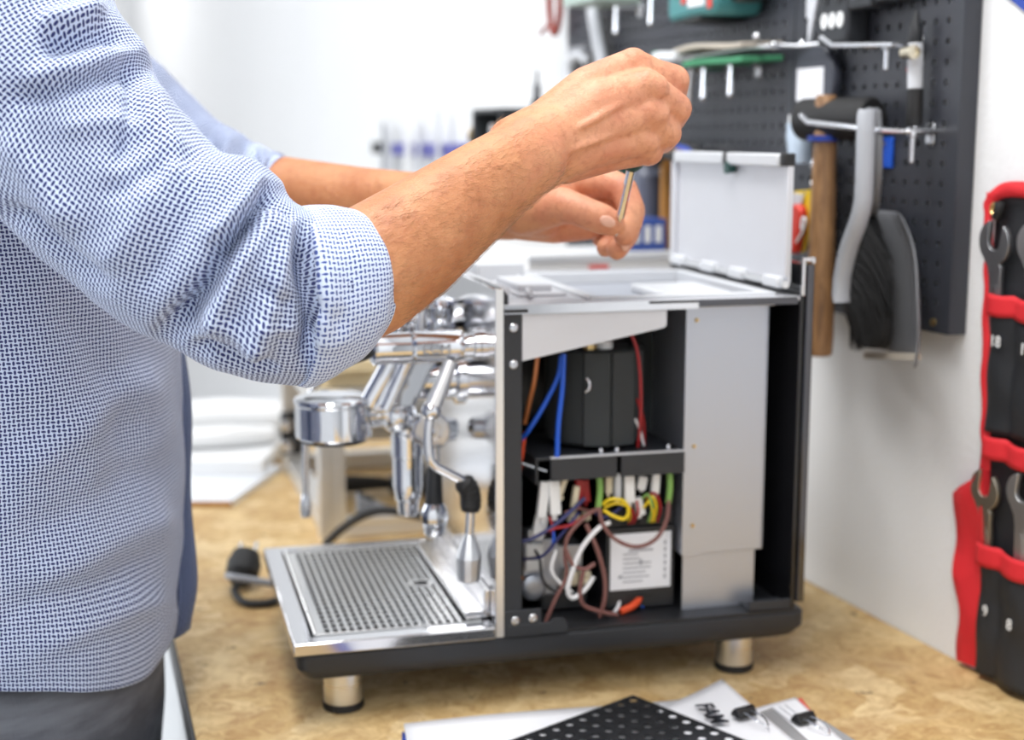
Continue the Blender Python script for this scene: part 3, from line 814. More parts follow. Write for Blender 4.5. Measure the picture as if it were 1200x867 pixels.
part(mb, 'lever_tip', M['chrome'], lev)
mb = MB()
for x, r, z in ((.112, .0145, .318), (.150, .0175, .322)):
    mb.lathe((x, GY, z - .018), (0, 0, 1), [(0, r * .8), (.006, r), (.012, r), (.014, r * .7), (.024, r * .75), (.027, r * .95), (.031, r * .9), (.034, r * .4), (.0345, .001)], 24)
part(mb, 'top_caps', M['chrome'], bell, angle=25)
mb = MB(); mb.tube([(.128, GY - .02, .306), (.130, GY - .02, .332), (.133, GY - .02, .338)], .004, 12)
part(mb, 'bleed_pipe', M['steel'], bell)

# ---- steam and water valves
def valve(y, z, name, wand_pts, tip_dir):
    mb = MB(); mb.lathe((.1662, y, z), (-1, 0, 0), [(0, .0125), (.005, .0125), (.006, .0105), (.014, .0105), (.015, .0130), (.019, .0136), (.056, .0136), (.058, .0125), (.060, .0136), (.084, .0132), (.088, .0142), (.091, .0142), (.094, .0105), (.096, .004)], 32)
    vv = part(mb, name, M['chrome'], angle=25)
    mb = MB(); mb.tube([(.078, y, z), (.066, y - .002, z - .003), (.030, y - .004, z - .010)], [.0045, .0065, .0080], 14); mb.ball((.028, y - .004, z - .0105), .0082)
    part(mb, 'valve_handle', M['black_plastic'], vv)
    return vv
sv = valve(.058, .3040, 'steam_valve', None, None)
text('engraving', 'ECM', .0125, M['grey_plastic'], sv, frame((.127, .0436, .3035), (1, 0, 0), (0, 0, 1)))
mb = MB(); mb.tube([(.140, .050, .292), (.132, .046, .275), (.1225, .042, .256)], [.006, .0066, .0075], 16)
part(mb, 'valve_neck', M['steel_bright'], sv)
mb = MB(); mb.ball((.121, .042, .252), .0088)
part(mb, 'ball_joint', M['chrome'], sv)
mb = MB(); mb.tube([(.1205, .042, .250), (.1180, .041, .232), (.1185, .040, .214), (.123, .040, .205), (.134, .040, .198), (.148, .040, .1895), (.1535, .040, .180), (.154, .040, .160), (.153, .040, .140)], .0040, 14)
sw = part(mb, 'steam_wand', M['polished'], sv)
mb = MB(); P = smooth_path([(.1470, .040, .1905), (.1530, .040, .182), (.1545, .040, .172), (.1540, .040, .163)], 6)
mb.tube(P, [.0072, .0088] + [.0096, .0086] * 6 + [.0084, .0076], 16, 2)
part(mb, 'rubber_grip', M['black_rubber'], sw, angle=60)
mb = MB(); mb.lathe((.153, .040, .143), (-.02, 0, -1), [(0, .0042), (.002, .0050), (.014, .0100), (.021, .0118), (.023, .0112), (.041, .0100), (.0425, .008)], 12)
part(mb, 'wand_tip', M['steel'], sw, angle=25)
hv = valve(.226, .3040, 'hot_water_valve', None, None)
mb = MB(); mb.tube([(.150, .236, .292), (.120, .255, .278), (.070, .270, .255), (.044, .276, .225), (.041, .277, .190), (.039, .277, .125)], .0036, 12)
hw = part(mb, 'water_wand', M['polished'], hv)
mb = MB(); mb.lathe((.039, .277, .127), (0, 0, -1), [(0, .004), (.010, .0058), (.016, .0062), (.0235, .0050), (.024, .002)], 12)
part(mb, 'wand_tip', M['chrome'], hw)
# ------------------------------------------------------------------ the person at the bench
PO = V((-0.38, 1.10, 0))
PER = thing('person', 'person in a blue dashed shirt with rolled sleeves working on the machine with both hands', 'person', PO)

def capsule(mb, a, ra, b, rb, n=36):
    a, b = V(a), V(b); d = b - a; L = max(d.length, 1e-5); d = d / L; u, w = basis(d)
    rings = []
    for k in range(5):
        t = PI / 2 * (1 - k / 4.0) 
        r = max(ra * math.cos(t), ra * .05); rings.append([a - d * ra * math.sin(t) + (u * math.cos(2 * PI * j / n) + w * math.sin(2 * PI * j / n)) * r for j in range(n)])
    for k in range(5):
        t = PI / 2 * k / 4.0
        r = max(rb * math.cos(t), rb * .05); rings.append([b + d * rb * math.sin(t) + (u * math.cos(2 * PI * j / n) + w * math.sin(2 * PI * j / n)) * r for j in range(n)])
    mb.rings(rings)

def grow(prims, voxel, iters, factor=.5):
    """one closed skin over a set of tapered limbs; returns a mesh"""
    mb = MB()
    for p in prims:
        for i in range(len(p) - 1): capsule(mb, p[i][0], p[i][1], p[i + 1][0], p[i + 1][1])
    o = mb.build('skin_source', M['skin'])
    r = o.modifiers.new('remesh', 'REMESH'); r.mode = 'VOXEL'; r.voxel_size = voxel; r.use_smooth_shade = True
    s = o.modifiers.new('smooth', 'SMOOTH'); s.factor = factor; s.iterations = iters
    bpy.context.view_layer.update()
    me = bpy.data.meshes.new_from_object(o.evaluated_get(bpy.context.evaluated_depsgraph_get()))
    bpy.data.objects.remove(o)
    return me

def A(u, v, y, r): return (at(u, v, y), r)
# right forearm and fist (closed round a screwdriver handle, back of the hand to the camera)
r_arm = [
    [A(330, 350, .895, .046), A(425, 322, .905, .0415), A(480, 285, .920, .0385), (at(560, 224, .950), .0315), (at(620, 182, .972), .0265)],
    [A(425, 335, .915, .036), A(520, 262, .945, .030), A(610, 200, .980, .0215), A(655, 178, .995, .020)],
    [A(610, 178, .970, .0230), A(655, 158, .985, .0220)],
    [A(600, 166, .978, .0170), A(628, 148, .984, .0150)],                       # ulna head on top of the wrist
    # metacarpals
    [A(640, 150, .990, .0190), A(690, 107, 1.000, .0175), A(740, 79, 1.012, .0132)],
    [A(645, 160, .984, .0190), A(700, 122, .990, .0170), A(757, 102, .998, .0130)],
    [A(645, 172, .984, .0190), A(700, 146, .990, .0165), A(757, 133, .998, .0122)],
    [A(645, 183, .988, .0185), A(700, 168, .995, .0160), A(747, 163, 1.003, .0118)],
    [A(660, 186, 1.000, .0180), A(715, 176, 1.010, .0150), A(745, 176, 1.018, .0120)],
    # knuckle heads
    [A(742, 73, 1.007, .0105), A(748, 78, 1.008, .0105)],
    [A(758, 98, .9925, .0100), A(768, 102, .9945, .0095)],
    [A(758, 130, .9930, .0095), A(770, 134, .9960, .0090)],
    [A(748, 160, .9980, .0090), A(760, 166, 1.0020, .0085)],
    # fingers: proximal, middle, end
    [A(742, 78, 1.012, .0125), A(768, 88, 1.018, .0112), A(790, 94, 1.026, .0112), A(789, 110, 1.056, .0100), A(772, 112, 1.078, .0090), A(750, 110, 1.082, .0080)],
    [A(760, 103, .999, .0120), A(778, 115, 1.005, .0106), A(793, 127, 1.015, .0110), A(787, 140, 1.048, .0100), A(766, 140, 1.076, .0090), A(745, 138, 1.082, .0080)],
    [A(758, 134, .998, .0112), A(771, 146, 1.004, .0100), A(782, 156, 1.013, .0104), A(776, 165, 1.046, .0095), A(757, 165, 1.076, .0085), A(738, 163, 1.080, .0075)],
    [A(748, 164, 1.003, .0105), A(756, 172, 1.008, .0094), A(762, 178, 1.015, .0094), A(760, 181, 1.044, .0086), A(744, 180, 1.074, .0078), A(730, 178, 1.078, .0070)],
    # thumb round the far side
    [A(670, 160, 1.010, .0180), A(712, 132, 1.050, .0140), A(742, 108, 1.072, .0115), A(768, 92, 1.066, .0095)],
]
# tendons and veins over the back of the hand
for pts in (((640, 172, .9605), (668, 155, .9660), (700, 138, .9690), (730, 120, .9785), (748, 112, .9860)), ((668, 176, .9650), (700, 164, .9722), (735, 150, .9850)), ((660, 140, .9690), (700, 112, .9790), (735, 97, .9880))):
    r_arm.append([A(u, v, y + .0015, .0024) for u, v, y in pts])
right_arm = grow(r_arm, .0016, 6)
# left forearm and hand holding the tip of the screwdriver
l_arm = [
    [A(280, 222, 1.305, .036), A(345, 231, 1.290, .0350), A(420, 240, 1.262, .0335), A(500, 243, 1.225, .0290), A(560, 245, 1.195, .0255), A(600, 248, 1.178, .0235)],
    [A(560, 236, 1.198, .0240), A(600, 244, 1.172, .0225), A(640, 250, 1.158, .0200)],
    [A(605, 256, 1.178, .0175), A(650, 264, 1.166, .0150), A(690, 264, 1.160, .0120)],
    [A(600, 236, 1.182, .0220), A(650, 225, 1.184, .0200), A(695, 216, 1.178, .0150)],
    [A(640, 232, 1.192, .0190), A(690, 232, 1.190, .0150)],
    # thumb
    [A(612, 250, 1.152, .0180), A(640, 244, 1.136, .0165), A(660, 241, 1.124, .0145), A(676, 245, 1.117, .0125), A(693, 252, 1.112, .0122), A(706, 257, 1.110, .0122), A(716, 261, 1.110, .0105)],
    # fingers
    [A(690, 213, 1.170, .0135), A(712, 214, 1.150, .0122), A(731, 222, 1.138, .0112), A(741, 247, 1.128, .0105), A(738, 262, 1.123, .0100), A(732, 275, 1.119, .0092)],
    [A(690, 226, 1.185, .0135), A(725, 235, 1.170, .0112), A(741, 248, 1.156, .0105), A(735, 275, 1.142, .0095), A(723, 292, 1.134, .0088)],
    [A(685, 236, 1.192, .0125), A(720, 246, 1.182, .0105), A(731, 262, 1.170, .0098), A(720, 282, 1.156, .0088), A(710, 290, 1.148, .0080)],
    [A(680, 246, 1.196, .0115), A(706, 256, 1.190, .0095), A(712, 270, 1.180, .0085), A(704, 280, 1.170, .0075)],
]
left_arm = grow(l_arm, .0018, 5)
# head, neck and trunk under the shirt
SH_Y = (.985, 1.275)
tr = [
    [(V((-.43, 1.12, 1.02)), .11), (V((-.42, 1.12, 1.22)), .12), (V((-.43, 1.13, 1.38)), .09)],
    [(V((-.43, 1.02, 1.42)), .045), (V((-.415, 1.13, 1.46)), .050), (V((-.43, 1.24, 1.42)), .045)],
    [(V((-.405, 1.13, 1.50)), .062), (V((-.375, 1.13, 1.60)), .058)],
    [(V((-.43, 1.02, 1.42)), .045), (at(10, 60, .95), .042), (at(85, 155, .905), .042), (at(161, 241, .888), .042), (at(330, 350, .895), .044)],
    [(V((-.43, 1.24, 1.42)), .045), (at(110, 165, 1.345), .040), (at(200, 205, 1.325), .036), (at(280, 222, 1.305), .034)],
]
trunk = grow(tr, .007, 3)
hd = [
    [(V((-.375, 1.13, 1.56)), .056), (V((-.365, 1.13, 1.64)), .058)],
    [(V((-.385, 1.13, 1.715)), .090), (V((-.345, 1.13, 1.715)), .085)],
    [(V((-.345, 1.13, 1.66)), .070), (V((-.305, 1.13, 1.635)), .045)],
    [(V((-.290, 1.13, 1.612)), .024), (V((-.284, 1.13, 1.608)), .022)],
    [(V((-.272, 1.13, 1.700)), .009), (V((-.250, 1.13, 1.664)), .013)],
    [(V((-.252, 1.122, 1.661)), .008), (V((-.252, 1.138, 1.661)), .008)],
    [(V((-.274, 1.112, 1.632)), .006), (V((-.266, 1.13, 1.633)), .007), (V((-.274, 1.148, 1.632)), .006)],
    [(V((-.274, 1.112, 1.622)), .006), (V((-.267, 1.13, 1.620)), .007), (V((-.274, 1.148, 1.622)), .006)],
    [(V((-.275, 1.090, 1.712)), .011), (V((-.266, 1.118, 1.712)), .010)],
    [(V((-.275, 1.170, 1.712)), .011), (V((-.266, 1.142, 1.712)), .010)],
]
for sy in (-1, 1):
    hd.append([(V((-.372, 1.13 + sy * .080, 1.700)), .012), (V((-.378, 1.13 + sy * .092, 1.690)), .011), (V((-.370, 1.13 + sy * .084, 1.655)), .009)])
head = grow(hd, .004, 3)
bm = bmesh.new()
for me in (right_arm, left_arm, trunk, head): bm.from_mesh(me)
bmesh.ops.translate(bm, verts=bm.verts, vec=-PO)
me = bpy.data.meshes.new('body'); bm.to_mesh(me); bm.free()
me.materials.clear(); me.materials.append(M['skin'])
me.polygons.foreach_set('use_smooth', [True] * len(me.polygons)); me.polygons.foreach_set('material_index', [0] * len(me.polygons))
body = bpy.data.objects.new('body', me); COL.objects.link(body); body.parent = PER
# fine hair on both forearms
ah = MB(); hr = random.Random(21)
for me_, q0, q1, cnt in ((right_arm, (430, 320), (650, 165), 1900), (left_arm, (335, 228), (560, 245), 350)):
    ax = V((q1[0] - q0[0], q1[1] - q0[1], 0)); L2 = ax.length_squared
    polys = me_.polygons; got = 0; tries = 0
    while got < cnt and tries < cnt * 14:
        tries += 1
        pl = polys[hr.randrange(len(polys))]; c_ = V(pl.center); n_ = V(pl.normal)
        u_, v_ = to_px(c_); f = ((u_ - q0[0]) * ax.x + (v_ - q0[1]) * ax.y) / L2
        if f < 0 or f > 1 or n_.y > .1 or n_.z > .80 or hr.random() < max(0, f - .75) * 2.5: continue
        d_ = (at(q1[0], q1[1], 1.0) - at(q0[0], q0[1], .95)).normalized()
        d_ = d_ * .8 + V((hr.uniform(-.35, .35), hr.uniform(-.3, .3), hr.uniform(-.75, .15))); d_ = (d_ - n_ * d_.dot(n_)).normalized()
        L_ = hr.uniform(.005, .010); a_ = c_ - n_ * .0003; b_ = c_ + d_ * L_ * .5 + n_ * .0011; e_ = c_ + d_ * L_ + n_ * .0006
        s_ = d_.cross(n_).normalized() * hr.uniform(.000035, .00006)
        ah.add([a_ - s_, a_ + s_, a_ + n_ * .0001, b_ - s_ * .8, b_ + s_ * .8, b_ + n_ * .0001, e_], [(0, 1, 4, 3), (1, 2, 5, 4), (2, 0, 3, 5), (3, 4, 6), (4, 5, 6), (5, 3, 6)]); got += 1
ah.build('arm_hair', M['arm_hair'], PER, off=PO, kind='stuff')
# thumb nail, eyes, hair
c, nx = at(712, 259.5, 1.0985), (at(716, 261, 1.1) - at(706, 257, 1.1)).normalized()
mb = MB(); mb.ball((0, 0, 0), 1, (.0064, .0016, .0043), 18, 10)
o = mb.build('thumb_nail', M['nail'], PER); o.matrix_local = Matrix.Translation(c - PO) @ frame((0, 0, 0), nx, V((0, 1, 0)) - nx * nx.y)
c = at(732.5, 287, 1.1252)
mb = MB(); mb.ball((0, 0, 0), 1, (.0042, .0018, .0056), 14, 8)
o = mb.build('finger_nail', M['nail'], PER); o.location = c - PO; o.rotation_euler = (0.1, R(-24), R(40))
for y in (1.103, 1.157):
    mb = MB(); mb.ball((-.272, y, 1.698), .0105, (1, 1, 1), 14, 8); mb.build('eye', M['eye'], PER, off=PO)
mb = MB(); hr = random.Random(4)
rings = []
for i in range(9):
    t = PI / 2 * i / 8 * 1.12; z = 1.722 + .099 * math.cos(t); q = math.sin(t)
    rings.append([V((-.374 + .116 * q * math.cos(a) - (.014 if math.cos(a) > .3 and i > 6 else 0), 1.13 + .100 * q * math.sin(a), z)) for a in [2 * PI * k / 36 for k in range(36)]])
mb.rings(rings); mb.build('hair', M['hair'], PER, off=PO)

# ---- clothes
def loft(name, rings_pts, mat, parent, uv_u, uv_v, disp=None, solid=0.0, ref=None, close=True):
    """rings_pts: rows of points; uv in metres; disp(p, n, i, j) returns an offset along the normal"""
    nr, ns = len(rings_pts), len(rings_pts[0])
    vs = [p for r in rings_pts for p in r]
    me = bpy.data.meshes.new(name)
    fs = []
    for i in range(nr - 1):
        for j in range(ns if close else ns - 1):
            k = (j + 1) % ns
            fs.append((i * ns + j, i * ns + k, (i + 1) * ns + k, (i + 1) * ns + j))
    me.from_pydata([tuple(p) for p in vs], [], fs)
    bm = bmesh.new(); bm.from_mesh(me); bmesh.ops.recalc_face_normals(bm, faces=bm.faces)
    # recalc keeps tubes facing outwards; make sure
    bm.to_mesh(me); bm.free(); me.update()
    cen = [sum((p for p in r), V()) / ns for r in rings_pts]
    p0 = me.polygons[len(me.polygons) // 2]
    if p0.normal.dot(V(p0.center) - cen[nr // 2]) < 0: me.flip_normals(); me.update()
    if disp:
        nor = [V(v.normal) for v in me.vertices]
        for i in range(nr):
            for j in range(ns):
                k = i * ns + j
                me.vertices[k].co = vs[k] + nor[k] * disp(vs[k], nor[k], i, j)
    uvl = me.uv_layers.new(name='UVMap')
    for poly in me.polygons:
        js = [me.loops[l].vertex_index % ns for l in poly.loop_indices]
        wrap = close and (max(js) == ns - 1 and min(js) == 0)
        for l in poly.loop_indices:
            vi = me.loops[l].vertex_index; i, j = divmod(vi, ns)
            jj = ns if (wrap and j == 0) else j
            uvl.data[l].uv = (uv_u(i, jj), uv_v(i, jj))
    for v in me.vertices: v.co = v.co - PO
    me.polygons.foreach_set('use_smooth', [True] * len(me.polygons))
    me.materials.append(mat)
    o = bpy.data.objects.new(name, me); COL.objects.link(o); o.parent = parent
    if solid:
        s = o.modifiers.new('thickness', 'SOLIDIFY'); s.thickness = solid; s.offset = -1
    return o

def seg_dist(px, py, pl):
    """signed distance and position along a polyline in the plane"""
    best = (1e9, 0, 0)
    for k in range(len(pl) - 1):
        ax, ay = pl[k]; bx, by = pl[k + 1]; dx, dy = bx - ax, by - ay; L2 = dx * dx + dy * dy
        t = max(0, min(1, ((px - ax) * dx + (py - ay) * dy) / L2)); qx, qy = ax + dx * t, ay + dy * t
        d = math.hypot(px - qx, py - qy)
        if d < best[0]: best = (d, 1 if dx * (py - ay) - dy * (px - ax) > 0 else -1, (k + t) / (len(pl) - 1))
    return best
def fold(px, py, pl, amp, w, wpos=None, wneg=None):
    """ridge (amp > 0) or groove (amp < 0) along a line, fading at both ends; the two flanks may differ"""
    d, sg, t = seg_dist(px, py, pl)
    ww = (wpos or w) if sg > 0 else (wneg or w)
    if d > ww * 3: return 0.0
    e = min(1, t / .2, (1 - t) / .2) if 0 < t < 1 else 0
    return amp * math.exp(-(d / ww) ** 2) * e

def outline_tube(st, n_per, ns, k_depth=1.0):
    """st: (Ux, Uy, Lx, Ly, depth): opposite edges of the tube; returns rows of points"""
    us = smooth_path([at(s[0], s[1], s[4] + (s[5] if len(s) > 5 else 0)) for s in st], n_per); ls = smooth_path([at(s[2], s[3], s[4]) for s in st], n_per)
    cs = [(a + b) / 2 for a, b in zip(us, ls)]; rows = []
    for i in range(len(us)):
        t = (cs[min(i + 2, len(cs) - 1)] - cs[max(i - 2, 0)]).normalized()
        a = (us[i] - ls[i]) / 2
        b = t.cross(a)
        if b.length < 1e-6: b = V((0, 1, 0))
        b = b.normalized() * a.length * k_depth
        if b.y < 0: b = -b
        rows.append([cs[i] + a * math.cos(2 * PI * j / ns) - b * math.sin(2 * PI * j / ns) for j in range(ns)])
    return rows
def metric_uv(rows):
    ns = len(rows[0]); L = [0]; C = []
    for i, r in enumerate(rows):
        if i: 
            # length along the side that faces the camera
            L.append(L[-1] + (rows[i][ns // 4] - rows[i - 1][ns // 4]).length)
        C.append(sum((r[j] - r[(j + 1) % ns]).length for j in range(ns)))
    mean = sum(C) / len(C)
    return L, C, mean

# right sleeve
st = [(110, -95, -190, 80, .925), (118, -40, -150, 140, .915), (128, 2, -85, 195, .905), (163, 46, -10, 243, .898), (174, 88, 55, 303, .892), (208, 130, 115, 352, .886),
      (250, 172, 165, 388, .880), (296, 186, 208, 406, .876), (324, 208, 258, 432, .874), (341, 234, 312, 446, .876), (366, 244, 356, 449, .882), (398, 245, 386, 430, .892), (414, 248, 404, 418, .898)]
rows = outline_tube(st, 14, 120, 0.92)
def shoulder_cap(rows, S, fr=(.25, .5, .75)):
    """carries the sleeve's first ring on into the trunk at the shoulder point S"""
    c = sum(rows[0], V()) / len(rows[0]); out = []
    for f in reversed(fr):
        k = 1 - .35 * f * f
        out.append([c + (S - c) * f + (p - c) * k for p in rows[0]])
    return out + rows
ncap = 9
rows = shoulder_cap(rows, V((-.44, 1.06, 1.43)), [k / 9 for k in range(1, 10)])
Ls, Cs, mean = metric_uv(rows)
GROOVES = [  # line in the photograph's frame, amplitude, width, width of the two flanks
    ([(322, 212), (300, 245), (262, 292), (238, 335), (205, 372), (180, 398)], -.0105, 15, 9, 24),
    ([(335, 226), (310, 262), (278, 310), (258, 352), (235, 392)], .0060, 16, 16, 14),
    ([(350, 255), (352, 300), (360, 345), (366, 395), (352, 440)], -.0080, 12, 12, 18),
    ([(328, 232), (336, 285), (322, 345), (300, 400), (290, 435)], .0055, 16, 16, 14),
    ([(312, 205), (292, 232), (266, 262), (236, 285)], .0040, 10, 10, 10),
    ([(45, 60), (75, 52), (120, 40), (165, 52)], -.0060, 11, 9, 15),
    ([(40, 30), (80, 22), (125, 10)], .0050, 12, 12, 12),
    ([(20, 98), (60, 88), (100, 80), (150, 66)], .0035, 13, 13, 13),
    ([(0, 120), (50, 112), (110, 92), (160, 80)], -.0045, 12, 10, 16),
    ([(150, 60), (158, 110), (150, 160), (130, 200)], -.0040, 12, 9, 18),
    ([(165, 85), (185, 130), (205, 180), (200, 230)], .0040, 16, 16, 16),
    ([(0, 150), (30, 190), (55, 230), (95, 275)], .0040, 18, 18, 18),
    ([(0, 240), (40, 262), (80, 300), (130, 338)], -.0045, 12, 14, 10),
    ([(190, 205), (170, 250), (140, 290), (120, 320)], .0030, 20, 20, 20),
    ([(245, 190), (225, 240), (190, 300), (165, 345)], -.0028, 16, 16, 16),
    ([(215, 405), (250, 412), (290, 425), (330, 432)], -.0045, 8, 8, 8),
    ([(228, 372), (262, 384), (300, 398), (330, 402)], .0035, 11, 11, 11),
    ([(300, 215), (325, 236), (345, 262)], -.0045, 7, 7, 7),
    ([(356, 258), (364, 300), (370, 345), (374, 400), (372, 436)], -.0040, 7, 9, 5),
    ([(240, 300), (262, 290), (285, 262), (312, 236)], -.0028, 6, 6, 8),
    ([(300, 330), (322, 350), (346, 356)], -.0030, 7, 7, 7),
    ([(286, 372), (318, 384), (352, 384)], .0026, 8, 8, 8),
    ([(60, 150), (100, 148), (150, 140), (182, 150)], .0026, 12, 12, 12),
    ([(110, 230), (150, 215), (200, 190), (240, 185)], -.0022, 12, 12, 12),
]
def sleeve_disp(p, n, i, j):
    u, v = to_px(p); d = 0.0
    facing = n.dot((V((0, 0, CAM_Z)) - p).normalized())
    if facing > -0.1:
        f = min(1, (facing + .1) * 3)
        for g_ in GROOVES: d += fold(u, v, *g_) * f * 1.9
    d += .0022 * noise.noise(p * 26) + .0009 * noise.noise(p * 70 + V((3, 1, 5)))
    return d
uvu = lambda i, j: Cs[min(i, len(Cs) - 1)] * 0 + j / 120 * mean
loft('right_sleeve', rows, M['shirt'], PER, lambda i, j: j / 120 * (mean * .55 + Cs[i] * .45) , lambda i, j: Ls[i], sleeve_disp, .0012)
# rolled cuff: two turns of cloth, a little wider than the sleeve
st2 = [(352, 243, 348, 452, .880), (366, 241, 360, 452, .883), (392, 242, 384, 437, .891), (416, 246, 404, 421, .900), (430, 252, 416, 408, .905)]
rows2 = outline_tube(st2, 12, 110, 0.95)
e0 = rows2[-1]
inner = []
ce = sum(e0, V()) / 110
tdir = (ce - sum(rows2[-8], V()) / 110).normalized()
for q, sh in ((.985, .0022), (.955, .0024), (.93, .0005), (.92, -.006), (.91, -.02)):
    inner.append([ce + (p - ce) * q + tdir * sh for p in e0])
c0 = sum(rows2[0], V()) / 110
t0 = (sum(rows2[6], V()) / 110 - c0).normalized()
start = [[c0 + (p - c0) * q + t0 * sh for p in rows2[0]] for q, sh in ((.90, .008), (.95, -.001), (.985, -.0018))]
rows2 = start + rows2 + inner
L2, C2, mean2 = metric_uv(rows2)
CUFF_F = [([(372, 262), (378, 310), (384, 360), (376, 415)], .0030, 12, 12, 12), ([(398, 255), (410, 300), (408, 350), (398, 400)], -.0018, 12, 12, 12), ([(360, 345), (385, 372), (412, 380)], -.0022, 9, 9, 9), ([(366, 400), (390, 405), (415, 392)], .0024, 9, 9, 9), ([(380, 285), (410, 290), (436, 296)], -.0008, 3, 3, 3)]
def cuff_disp(p, n, i, j):
    u, v = to_px(p); d = 0
    if n.dot((V((0, 0, CAM_Z)) - p).normalized()) > 0:
        for g_ in CUFF_F: d += fold(u, v, *g_)
    return d + .0014 * noise.noise(p * 38) + .0006 * noise.noise(p * 90)
loft('right_cuff', rows2, M['cuff'], PER, lambda i, j: j / 110 * mean2, lambda i, j: L2[i] + .0016, cuff_disp)
# left sleeve and cuff
st3 = [(40, -40, -60, 200, 1.36), (120, 10, 40, 240, 1.35), (170, 62, 90, 262, 1.34), (215, 105, 150, 276, 1.33), (248, 136, 200, 282, 1.32), (285, 160, 250, 280, 1.31), (312, 174, 290, 272, 1.30), (328, 180, 316, 266, 1.295)]
rows3 = outline_tube(st3, 10, 80, .95); rows3 = shoulder_cap(rows3, V((-.44, 1.22, 1.43)), [k / 6 for k in range(1, 7)]); L3, C3, mean3 = metric_uv(rows3)
LF = [([(248, 140), (244, 175), (238, 205)], -.008, 8, 8, 8), ([(272, 155), (262, 185), (255, 215)], .006, 9, 9, 9), ([(285, 160), (292, 190), (288, 220)], -.006, 7, 7, 7), ([(190, 85), (215, 125), (235, 150)], -.005, 10, 10, 10), ([(300, 170), (308, 195), (305, 230)], .005, 8, 8, 8)]
def lsl(p, n, i, j):
    u, v = to_px(p); d = 0
    if n.y < .2:
        for g_ in LF: d += fold(u, v, *g_)
    return d + .003 * noise.noise(p * 24)
loft('left_sleeve', rows3, M['shirt'], PER, lambda i, j: j / 80 * mean3, lambda i, j: L3[i], lsl, .0012)
st4 = [(300, 168, 296, 274, 1.298), (318, 176, 308, 268, 1.295), (334, 183, 322, 262, 1.290)]
rows4 = outline_tube(st4, 8, 70, .95); e0 = rows4[-1]; ce = sum(e0, V()) / 70
rows4 = rows4 + [[ce + (p - ce) * q for p in e0] for q in (.97, .93)]
L4, C4, mean4 = metric_uv(rows4)
loft('left_cuff', rows4, M['cuff'], PER, lambda i, j: j / 70 * mean4, lambda i, j: L4[i], lambda p, n, i, j: .002 * noise.noise(p * 40))

# trunk of the shirt: rings from hem to neck (z, front x, back x, near y, far y)
TS = [(.992, -0.2865, -0.5625, .965, 1.30), (1.02, -0.2815, -0.5635, .955, 1.305), (1.08, -0.2765, -0.5675, .95, 1.31), (1.16, -0.2735, -0.5725, .95, 1.31), (1.24, -0.2755, -0.5775, .95, 1.315), (1.32, -0.2845, -0.5825, .95, 1.315), (1.39, -0.2955, -0.5825, .95, 1.315), (1.44, -0.3175, -0.5625, .96, 1.305), (1.475, -0.3375, -0.5375, .99, 1.27), (1.505, -0.3455, -0.5025, 1.045, 1.215), (1.53, -0.3425, -0.4825, 1.07, 1.19)]
sm = smooth_path([V((a[0], a[1], a[2])) for a in TS], 12); sm2 = smooth_path([V((a[0], a[3], a[4])) for a in TS], 12)
NS = 150
rows5 = []
for a, b in zip(sm, sm2):
    z, xf, xb, yn, yf = a.x, a.y, a.z, b.y, b.z
    cx, cy, rx, ry = (xf + xb) / 2, (yn + yf) / 2, (xf - xb) / 2, (yf - yn) / 2; r = []
    for j in range(NS):
        t = 2 * PI * j / NS; c, s = math.cos(t), math.sin(t); e = 2 / 2.35
        x = cx + rx * math.copysign(abs(c) ** e, c); y = cy - ry * math.copysign(abs(s) ** e, s)
        zz = z
        if z < 1.08:      # shirt tail: long in front, cut up at the opening
            w_ = ((1.08 - z) / .088) ** 1.5; tt = (t + PI) % (2 * PI) - PI
            zz = z + w_ * (-.036 * math.exp(-((tt - .20) / .75) ** 2) + .055 * math.exp(-((tt + .42) / .30) ** 2))
        r.append(V((x, y, zz)))
    rows5.append(r)
arc = [0]
for j in range(NS): arc.append(arc[-1] + (rows5[40][j] - rows5[40][(j + 1) % NS]).length)
TF = [([(0, 560), (60, 530), (130, 470), (190, 440)], .0055, 22, 22, 22), ([(0, 640), (70, 610), (150, 560), (205, 540)], -.0050, 22, 22, 22), ([(20, 690), (90, 660), (160, 620), (210, 600)], .0050, 18, 18, 18),
      ([(0, 720), (60, 700), (130, 680), (190, 640)], -.0045, 16, 16, 16), ([(30, 770), (100, 735), (160, 710), (205, 700)], .0050, 14, 14, 14), ([(60, 350), (110, 400), (140, 470), (150, 540)], -.0050, 20, 20, 20),
      ([(170, 420), (180, 500), (175, 600), (190, 700)], .0040, 20, 20, 20), ([(0, 430), (50, 460), (100, 520), (115, 600)], .0040, 24, 24, 24), ([(200, 780), (205, 740), (212, 700)], .004, 7, 7, 7)]
def torso_disp(p, n, i, j):
    u, v = to_px(p); d = 0
    if n.dot((V((0, 0, CAM_Z)) - p).normalized()) > -.1:
        for g_ in TF: d += fold(u, v, *g_) * 1.3
    return d + .004 * noise.noise(p * 11) + .0016 * noise.noise(p * 30)
loft('shirt_body', rows5, M['shirt'], PER, lambda i, j: arc[j], lambda i, j: sm[i].x, torso_disp, .0012)
